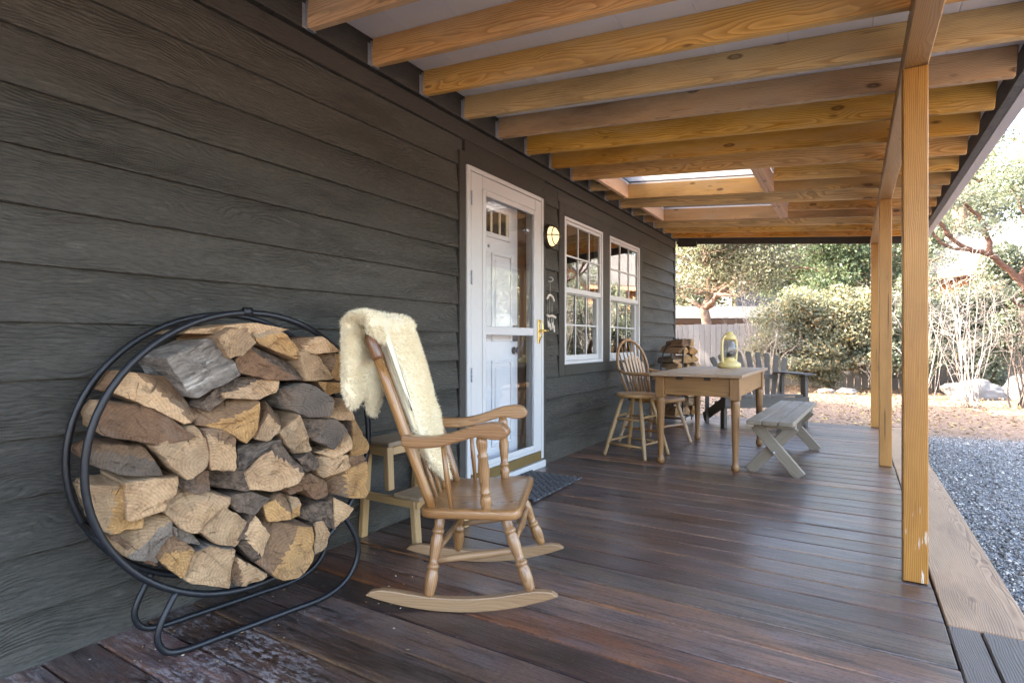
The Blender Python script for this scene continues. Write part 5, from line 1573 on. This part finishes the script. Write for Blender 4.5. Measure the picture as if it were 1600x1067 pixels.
# ---------------------------------------------------------------- neighbours' buildings
def hut(name, label, loc, rz, L_, D_, eave, ridge, wall, roof, bw=.18, over=.45, win=None):
    h = thing(name, label, 'building', loc, rz)
    n = int(eave / bw)
    for k in range(n):
        box('wall_board', (-L_ / 2, -D_ / 2 - .02, k * bw + .002), (L_ / 2, -D_ / 2 + .02, (k + 1) * bw - .006), wall, h, bev=.003)
        for sx in (-1, 1):
            box('wall_board', (sx * L_ / 2 - .02, -D_ / 2 + .021, k * bw + .002), (sx * L_ / 2 + .02, D_ / 2 - .021, (k + 1) * bw - .006), wall, h, bev=.003)
    box('wall_board', (-L_ / 2, D_ / 2 - .02, 0), (L_ / 2, D_ / 2 + .02, n * bw), wall, h, bev=0)
    dz = ridge - eave
    o = over
    kx = dz / (D_ / 2)
    for sy in (-1, 1):
        bar('roof', (0, sy * (D_ / 2 + o), eave - kx * o + .08), (0, 0, ridge + .08), L_ + 2 * o, .09, roof, h, bev=.004)
        bar('fascia', (-L_ / 2 - o, sy * (D_ / 2 + o + .02), eave - kx * o), (L_ / 2 + o, sy * (D_ / 2 + o + .02), eave - kx * o), .03, .16, wall, h, bev=.003)
    for sx in (-1, 1):
        prism('gable', [(-D_ / 2, 0), (D_ / 2, 0), (0, dz)], (sx * L_ / 2 - .015, 0, n * bw), (0, 1, 0), (0, 0, 1), .03, wall, h, bev=0)
    for (x, z, w, hh) in (win or []):
        f_ = box('window', (x - w / 2, -D_ / 2 - .05, z), (x + w / 2, -D_ / 2 - .021, z + hh), M['white'], h, bev=.004)
        p_ = box('pane', (x - w / 2 + .06, -D_ / 2 - .056, z + .06), (x + w / 2 - .06, -D_ / 2 - .0505, z + hh - .06), M['glass'], None, bev=0)
        adopt(p_, f_)
    return h
hut('low_shed', 'low brown shed with a pale roof showing just over the fence', (-2.6, 22.2, -.1), R(31), 7.0, 3.2, 1.90, 2.32, M['shed'], M['roof_pale'], win=[(-1.2, .9, .9, .8)])
hut('far_house', 'far house with a bright pale gable roof between the trees', (.1, 30.5, .2), R(12), 5.0, 5.0, 2.6, 4.0, M['cabin'], M['roof_pale'], over=.6)
hut('timber_cabin', 'orange-brown timber cabin among the trees at the right edge', (6.7, 22.6, .1), R(122), 4.2, 3.2, 3.3, 4.55, M['cabin'], M['roof_pale'], bw=.3, over=.45, win=[(.3, 1.6, .8, .9)])
# its gable end faces the porch
# ---------------------------------------------------------------- leaves, branches
def leaf_mesh(name, P, size, rs_, up=.3, jitter=.4, narrow=.5):
    N = len(P)
    d = rs_.normal(0, 1, (N, 3)); d[:, 2] += up
    d /= np.linalg.norm(d, axis=1)[:, None]
    sd = np.cross(d, rs_.normal(0, 1, (N, 3))); sd /= np.linalg.norm(sd, axis=1)[:, None] + 1e-9
    nn = np.cross(d, sd)
    L_ = (size * rs_.uniform(1 - jitter, 1 + jitter, N))[:, None]
    W_ = L_ * narrow * .5
    fold = nn * (L_ * .08)
    V = np.stack([P, P + d * L_ * .45 + sd * W_ + fold, P + d * L_, P + d * L_ * .5 - sd * W_ + fold], 1).reshape(-1, 3)
    return fast_mesh(name, V, np.arange(N * 4).reshape(-1, 4))

def branchy(start, end, r0, r1, rs_, wob=.08, k=7):
    a, b = np.array(start, float), np.array(end, float)
    L_ = np.linalg.norm(b - a)
    pts = []
    for i in range(k + 1):
        t = i / k
        p = a + (b - a) * t + rs_.normal(0, wob * L_ / k, 3) * (0 if i in (0,) else 1)
        p[2] += .10 * L_ * math.sin(t * math.pi) * .4
        pts.append(tuple(p))
    rad = [r0 + (r1 - r0) * i / k for i in range(k + 1)]
    return pts, rad

def clump_points(cl, n, rs_):
    """points in and on a cloud of ellipsoid clumps: (x, y, z, rx, ry, rz)"""
    cl = np.array(cl, float)
    vol = cl[:, 3] * cl[:, 4] * cl[:, 5]
    pick = rs_.choice(len(cl), n, p=vol / vol.sum())
    d = rs_.normal(0, 1, (n, 3)); d /= np.linalg.norm(d, axis=1)[:, None]
    r = rs_.random(n) ** .42
    return cl[pick, :3] + d * r[:, None] * cl[pick, 3:]

def tree(name, label, base, top, r0, clumps, nleaf, size, leaf, bark, seed, limbs=None, cat='tree', group=None, sub=1, narrow=.5, twigs=True, nside=6):
    rs_ = np.random.default_rng(seed)
    b = Vector(base)
    root = thing(name, label, cat, tuple(b), 0, group)
    v, f = [], []
    tp, tr = branchy((0, 0, -.05), tuple(Vector(top) - b), r0, r0 * .35, rs_, .10, 8)
    tube_data(tp, tr, 8, False, v, f)
    cl = [(c[0] - b.x, c[1] - b.y, c[2] - b.z) + tuple(c[3:]) for c in clumps]
    for c in cl:
        # a limb from the trunk to each clump, then a few twigs inside it
        cz = c[2]
        tt = min(7, max(1, int(8 * max(.12, min(.95, (cz - .35 * math.hypot(c[0], c[1])) / max(.1, tp[-1][2]))))))
        pts, rad = branchy(tp[tt], c[:3], tr[tt] * .6, max(.008, tr[tt] * .16), rs_, .22, 6)
        tube_data(pts, rad, nside, False, v, f)
        if twigs:
            for q in range(5):
                e = np.array(c[:3]) + rs_.normal(0, .55, 3) * np.array(c[3:])
                p2, r2 = branchy(pts[rs_.integers(3, 6)], e, max(.006, rad[-1]), .003, rs_, .2, 4)
                tube_data(p2, r2, 4, False, v, f)
    link('trunk', pymesh('trunk', v, f), M[bark], root, smooth=True)
    P = clump_points(cl, nleaf, rs_)
    link('crown', leaf_mesh('crown', P, size, rs_, narrow=narrow), M[leaf], root)
    return root

def cluster(cx, cy, cz, rx, ry, rz, n, rs_, rmin=.28, rmax=.5):
    out = []
    for k in range(n):
        d = rs_.normal(0, 1, 3); d /= np.linalg.norm(d)
        r = rs_.random() ** .4 * .8
        s_ = rs_.uniform(rmin, rmax)
        out.append((cx + d[0] * r * rx, cy + d[1] * r * ry, cz + d[2] * r * rz, rx * s_, ry * s_, rz * s_))
    return out
G_TREES = 'trees standing beyond the fence'
q = np.random.default_rng(3)
tree('live_oak', 'grey-green live oak spreading low over the shed roof at the house corner', (-1.75, 17.6, 0), (-1.5, 18, 3.6), .20, cluster(-1.2, 18.2, 3.9, 3.6, 3.0, 2.4, 44, q, .17, .32), 46000, .085, 'leaf_oak', 'bark_tree', 21)
tree('leafy_tree', 'dark green leafy tree behind the manzanita, left of the posts', (1.7, 23.4, 0), (1.6, 23.5, 5), .18, cluster(1.4, 23.4, 4.3, 3.3, 2.4, 3.1, 34, q, .2, .36), 30000, .11, 'leaf_green', 'bark_tree', 22)
tree('manzanita_bush', 'large sunlit manzanita bush with reddish stems before the fence', (1.80, 14.35, -.1), (1.75, 14.45, .75), .060,
     cluster(1.45, 14.2, 1.25, 1.75, .6, 1.35, 46, q, .16, .28) + cluster(1.5, 14.1, .60, 1.7, .5, .50, 20, q, .22, .36), 38000, .062, 'leaf_manz', 'bark_red', 23, cat='bush', narrow=.62)
tree('rounded_bush', 'rounded pale bush beside the manzanita, seen past the middle post', (2.6, 14.35, -.1), (2.6, 14.35, .7), .05,
     cluster(2.6, 14.35, 1.1, .9, .5, 1.2, 22, q, .2, .34), 13000, .062, 'leaf_manz', 'bark_red', 28, cat='bush', narrow=.62)
tree('grey_bush', 'grey-green bush behind the nearest post', (3.2, 14.2, -.05), (3.2, 14.2, 1.2), .05, cluster(3.25, 14.2, 1.35, 1.1, .5, 1.35, 24, q, .2, .34), 14000, .070, 'leaf_grey', 'bark_red', 24, cat='bush', narrow=.6)
tree('broad_bush', 'broad grey-green bush behind the bare stems on the right', (4.5, 14.3, -.05), (4.5, 14.3, 1.3), .06, cluster(4.5, 14.35, 1.5, 1.35, .5, 1.45, 30, q, .18, .32), 18000, .072, 'leaf_grey', 'bark_red', 25, cat='bush', narrow=.6)

# leaning red-barked tree on the right
def leaning_tree():
    rs_ = np.random.default_rng(31)
    b = Vector((5.9, 14.3, -.1))
    root = thing('leaning_manzanita', 'leaning red-barked tree arching in from the right edge', 'tree', tuple(b))
    v, f = [], []
    def limb(pts, r0, r1, n=8):
        sp = smooth_path([Vector(p) - b for p in pts], 5)
        sp = [p + Vector(rs_.normal(0, .012, 3)) for p in sp]
        tube_data(sp, [r0 + (r1 - r0) * i / (len(sp) - 1) for i in range(len(sp))], n, False, v, f)
    limb([(5.9, 14.3, -.12), (5.55, 14.2, .8), (5.15, 14.0, 1.6), (4.85, 13.9, 2.12), (4.40, 13.7, 2.62), (4.05, 13.5, 2.72), (3.75, 13.3, 2.95)], .085, .032)
    limb([(4.05, 13.5, 2.72), (3.65, 13.2, 2.80), (3.45, 13.1, 3.10), (3.35, 13.0, 3.40)], .035, .014)
    limb([(3.75, 13.3, 2.95), (3.5, 13.2, 3.35), (3.20, 13.1, 3.45)], .045, .014)
    limb([(4.40, 13.7, 2.62), (4.3, 13.7, 3.2), (4.0, 13.6, 3.6), (3.7, 13.5, 3.7)], .05, .014)
    limb([(4.85, 13.9, 2.12), (5.0, 13.9, 2.7), (4.9, 13.8, 3.3), (4.75, 13.7, 3.7)], .05, .014)
    limb([(5.15, 14.0, 1.6), (4.85, 13.8, 1.65), (4.6, 13.6, 1.85)], .04, .012)
    cl = [(3.3, 13.1, 3.45, .42, .4, .26), (3.15, 13.0, 3.15, .3, .3, .2), (3.6, 13.4, 3.75, .45, .4, .25), (4.0, 13.6, 3.75, .4, .4, .3), (4.7, 13.7, 3.8, .5, .4, .35), (5.2, 13.9, 3.4, .5, .4, .4),
          (4.45, 13.5, 1.95, .35, .3, .2), (3.55, 13.2, 2.55, .38, .3, .2), (4.3, 13.6, 3.1, .35, .3, .18), (5.4, 14, 2.6, .45, .4, .3), (3.9, 13.4, 3.15, .3, .3, .15), (5.0, 13.8, 4.2, .8, .6, .4), (3.2, 13.0, 2.75, .3, .3, .15)]
    cl = [(c[0] - b.x, c[1] - b.y, c[2] - b.z) + tuple(c[3:]) for c in cl]
    for c in cl:
        for q_ in range(5):
            e = np.array(c[:3]) + rs_.normal(0, .6, 3) * np.array(c[3:])
            p2, r2 = branchy(c[:3], e, .009, .003, rs_, .2, 4)
            tube_data(p2, r2, 4, False, v, f)
    link('trunk', pymesh('trunk', v, f), M['bark_red'], root, smooth=True)
    link('crown', leaf_mesh('crown', clump_points(cl, 9000, rs_), .055, rs_, narrow=.6), M['leaf_grey'], root)
leaning_tree()

def bare_bush(name, label, base, n, hmin, hmax, spread, seed, mat, lean=(0, 0), thick=.012, twigs=5):
    rs_ = np.random.default_rng(seed)
    root = thing(name, label, 'bush', base)
    v, f = [], []
    for k in range(n):
        a = rs_.uniform(0, 6.28)
        h = rs_.uniform(hmin, hmax)
        sp = rs_.uniform(.15, 1.0) * spread
        b0 = np.array((rs_.normal(0, .07), rs_.normal(0, .07), -.03))
        e = np.array((math.cos(a) * sp + lean[0] * h, math.sin(a) * sp + lean[1] * h, h))
        m_ = (b0 + e) / 2 + np.array((0, 0, .12 * h)) + rs_.normal(0, .06, 3)
        q1 = b0 * .7 + m_ * .3 + rs_.normal(0, .03, 3)
        pts = smooth_path([tuple(b0), tuple(q1), tuple(m_), tuple((m_ + e) / 2 + rs_.normal(0, .06, 3)), tuple(e)], 4)
        r0 = thick * rs_.uniform(.6, 1.3)
        tube_data(pts, [r0 * (1 - .8 * i / (len(pts) - 1)) for i in range(len(pts))], 5, False, v, f)
        for t in range(twigs):
            i = int(rs_.integers(5, len(pts) - 1))
            d = rs_.normal(0, 1, 3); d[2] = abs(d[2]) * .8 + .1
            d /= np.linalg.norm(d)
            L_ = rs_.uniform(.2, .55) * h * .4
            p = np.array(pts[i])
            p2 = [tuple(p), tuple(p + d * L_ * .5 + rs_.normal(0, .03, 3)), tuple(p + d * L_ + rs_.normal(0, .05, 3) + np.array((0, 0, .03)))]
            p2 = smooth_path(p2, 3)
            tube_data(p2, [r0 * .42 * (1 - .6 * j / (len(p2) - 1)) for j in range(len(p2))], 4, False, v, f)
            for u in range(2):
                d2 = d + rs_.normal(0, .6, 3); d2 /= np.linalg.norm(d2)
                pm = np.array(p2[int(rs_.integers(2, len(p2)))])
                p3 = [tuple(pm), tuple(pm + d2 * L_ * .3 + rs_.normal(0, .015, 3)), tuple(pm + d2 * L_ * .55)]
                tube_data(p3, [r0 * .22, r0 * .18, r0 * .1], 3, False, v, f)
    link('stems', pymesh('stems', v, f), M[mat], root, smooth=True)
    return root
bare_bush('bare_bush', 'tall bare bush of pale stems beyond the gravel, right of the posts', (3.85, 11.9, -.1), 20, 1.3, 2.7, .95, 41, 'twig', (-.12, 0), .0095, 8)
bare_bush('bare_bush', 'dark bare-stemmed bush at the right edge of the yard', (4.62, 12.3, -.1), 20, 1.1, 2.3, .75, 42, 'twig_dark', (.05, 0), .013, 7)
bare_bush('bare_bush', 'tangle of pale leafless twigs against the fence above the settee', (.55, 13.75, -.1), 34, .75, 1.75, 1.05, 43, 'twig', (0, 0), .007, 9)
bare_bush('bare_bush', 'thin pale sapling twigs rising over the fence left of the manzanita', (.15, 14.5, -.1), 22, 1.2, 2.6, 1.1, 46, 'twig', (0, 0), .007, 9)
bare_bush('bare_bush', 'low pale twigs at the foot of the manzanita bush', (2.6, 13.9, -.1), 12, .4, 1.0, .5, 44, 'twig', (0, 0), .007, 5)
bare_bush('bare_bush', 'thin pale branches in front of the grey-green bushes on the right', (3.35, 13.4, -.1), 18, 1.0, 2.9, 1.0, 45, 'twig', (0, 0), .008, 8)

# tall conifers with bright needles
def conifer(name, label, base, height, r0, seed, spread=2.4, z0=3.0, nleaf=9000, size=.16, leaf='leaf_conifer'):
    rs_ = np.random.default_rng(seed)
    root = thing(name, label, 'tree', base)
    v, f = [], []
    pts, rad = branchy((0, 0, -.05), (rs_.normal(0, .2), rs_.normal(0, .2), height), r0, r0 * .25, rs_, .03, 10)
    tube_data(pts, rad, 10, False, v, f)
    P = []
    z = z0
    while z < height - .4:
        for k in range(5):
            a = rs_.uniform(0, 6.28)
            L_ = spread * (1 - .75 * (z - z0) / (height - z0)) * rs_.uniform(.6, 1.1)
            e = np.array((math.cos(a) * L_, math.sin(a) * L_, z - .22 * L_ + rs_.normal(0, .15)))
            p2, r2 = branchy((0, 0, z), e, .035, .006, rs_, .15, 6)
            tube_data(p2, r2, 5, False, v, f)
            w = rs_.random(64) ** .7
            for t in w:
                s_ = np.array((0, 0, z)) * (1 - t) + e * t
                P.append(s_ + rs_.normal(0, .17 + .14 * t, 3) * np.array((1, 1, .5)) - np.array((0, 0, .08)))
        z += rs_.uniform(.28, .42)
    P = np.array(P)
    link('trunk', pymesh('trunk', v, f), M['bark_tree'], root, smooth=True)
    link('crown', leaf_mesh('crown', np.concatenate([P + rs_.normal(0, .05, P.shape) for _ in range(2)]), size, rs_, up=-.2, narrow=.28), M[leaf], root)
    return root
conifer('conifer', 'tall conifer with a thick bare trunk beside the roof edge', (5.6, 26.2, .1), 15, .36, 51, 2.6, 6.8)
conifer('conifer', 'bright green conifer at the upper right corner', (9.6, 24.5, .1), 13, .22, 52, 3.1, 4.2)

G_FAR = 'far trees behind the houses'
FAR = [(-4.6, 27, 'pale far tree seen above the low shed'), (-2.2, 31, 'far tree directly behind the low shed'), (.8, 35, 'far tree behind the bright gable roof'), (2.9, 31, 'far tree behind the dark green leafy tree'),
       (5.2, 33, 'far tree behind the middle post'), (4.2, 26.5, 'far tree between the posts and the bare bush'), (8.3, 36, 'far tree left of the thick bare trunk'), (11.6, 36, 'far tree behind the timber cabin'), (12.2, 26, 'far tree to the right of the timber cabin')]
for i, (x, y, lab) in enumerate(FAR):
    q = np.random.default_rng(60 + i)
    H_ = q.uniform(8, 12)
    tree('far_tree', lab, (x, y, 0), (x + q.normal(0, .4), y, H_ * .7), .2, cluster(x, y, H_ * .5, 3.1, 2.6, H_ * .46, 30, q, .2, .34), 11000, .20, 'leaf_far', 'bark_tree', 70 + i, group=G_FAR, twigs=False)
# trees beside the drive, seen in the window panes
for i, (x, y, lab) in enumerate([(9.6, 17.5, 'leafy tree mirrored in the window panes, beyond the right edge'), (10.5, 11.5, 'leafy tree mirrored in the storm door, beyond the right edge')]):
    q = np.random.default_rng(90 + i)
    tree('yard_tree', lab, (x, y, -.1), (x, y, 4.5), .2, cluster(x, y, 3.9, 2.2, 2.2, 3.2, 24, q, .2, .36), 9000, .16, 'leaf_grey', 'bark_tree', 95 + i)
# trees on the sunny side of the house whose shade falls across the yard
for i, (x, y, z, dx, lab) in enumerate([(-8.9, 8.4, 6.8, 1.2, 'tree behind the house that dapples the near yard'), (-9.2, 13.2, 6.4, 2.4, 'tree behind the house that shades the fence'),
                                        (-9.0, 6.4, 9.4, 1.6, 'tall tree behind the house that dapples the yard past the gravel')]):
    q = np.random.default_rng(110 + i)
    tree('shade_tree', lab, (x, y, -.1), (x, y, z), .22, cluster(x + dx, y, z, 2.6, 3.1, 1.7, 24, q, .16, .27), (12000, 8000, 11000)[i], .20, 'leaf_oak', 'bark_tree', 115 + i, twigs=False)

# ---------------------------------------------------------------- rocks and litter
def rock(name, label, loc, size, seed, mat, rz=0):
    bm = bmesh.new()
    bmesh.ops.create_icosphere(bm, subdivisions=4, radius=1)
    for v_ in bm.verts:
        p = v_.co.copy()
        k_ = 1 + .32 * noise.noise(p * 1.3 + Vector((seed, 0, 0))) + .12 * noise.noise(p * 3.7 + Vector((0, seed, 0))) + .05 * noise.noise(p * 9)
        v_.co = Vector((p.x * size[0], p.y * size[1], p.z * size[2])) * k_
    me = bpy.data.meshes.new(name)
    bm.to_mesh(me); bm.free()
    o = link(name, me, M[mat], None, Matrix.Translation(loc) @ Matrix.Rotation(rz, 4, 'Z'), smooth=True)
    return tag(o, label, 'rock')
rock('boulder', 'long pale grey boulder lying low behind the bare stems', (4.15, 13.55, .02), (.52, .30, .26), 3, 'rock', R(25))
rock('boulder', 'second pale boulder at the right edge behind the dark stems', (4.95, 13.75, .05), (.45, .32, .32), 8, 'rock', R(10))
rock('stone', 'flat grey stone at the foot of the manzanita bush', (2.08, 13.75, -.06), (.20, .14, .085), 12, 'rock', R(10))
rock('stone', 'dark stone left of the flat grey one under the manzanita', (1.70, 13.65, -.07), (.19, .13, .08), 17, 'rock_dark', R(40))

def litter():
    rs_ = np.random.default_rng(77)
    N = 26000
    x = rs_.uniform(-3, 8, N); y = 7.95 + rs_.random(N) ** 1.2 * 8.0
    z = np.full(N, -.085) + rs_.random(N) * .03 + np.clip((y - 8.4) / 2.5, 0, 1) * .03
    k = rs_.random(N) < (.35 + .65 * np.array([.5 + .8 * noise.noise((a * .9, b_ * .9, 0)) for a, b_ in zip(x, y)]))
    k &= ~((x > 2.7) & (y < 8.2 + .22 * (x - 2.8)))
    P = np.stack([x, y, z], 1)[k]
    me = leaf_mesh('leaf_litter', P, .055, rs_, up=0.0, narrow=.6)
    co = np.empty(len(me.vertices) * 3, np.float32); me.vertices.foreach_get('co', co); co = co.reshape(-1, 4, 3)
    co[:, :, 2] = P[:, None, 2] + (co[:, :, 2] - P[:, None, 2]) * .35
    me.vertices.foreach_set('co', co.ravel()); me.update()
    tag(link('leaf_litter', me, M['litter']), 'dry brown and yellow leaves strewn over the yard', 'leaves', kind='stuff')
litter()
def chips():
    rs_ = np.random.default_rng(9)
    N = 170
    x = np.abs(rs_.normal(.30, .26, N)) + .03; y = rs_.normal(1.35, .42, N)
    P = np.stack([x, y, np.full(N, .003)], 1)
    base = np.array([(-1, -.4, 0), (1, -.3, 0), (.8, .4, 0), (-.9, .35, 0), (-.8, -.3, .35), (.8, -.2, .4), (.6, .3, .3), (-.7, .3, .35)])
    s_ = rs_.uniform(.002, .0065, N)[:, None, None] * rs_.uniform(.7, 1.3, (N, 8, 3))
    a = rs_.uniform(0, 6.28, N)[:, None]
    B = base[None] * s_
    Q = np.stack([B[:, :, 0] * np.cos(a) - B[:, :, 1] * np.sin(a), B[:, :, 0] * np.sin(a) + B[:, :, 1] * np.cos(a), B[:, :, 2]], 2) + P[:, None]
    fc = np.array([(0, 3, 2, 1), (4, 5, 6, 7), (0, 1, 5, 4), (1, 2, 6, 5), (2, 3, 7, 6), (3, 0, 4, 7)])
    me = fast_mesh('wood_chips', Q.reshape(-1, 3), (fc[None] + (np.arange(N) * 8)[:, None, None]).reshape(-1, 4))
    tag(link('wood_chips', me, M['litter_chip']), 'small bark crumbs and pale chips on the deck below the firewood', 'wood chips', kind='stuff')
chips()
bpy.context.view_layer.update()
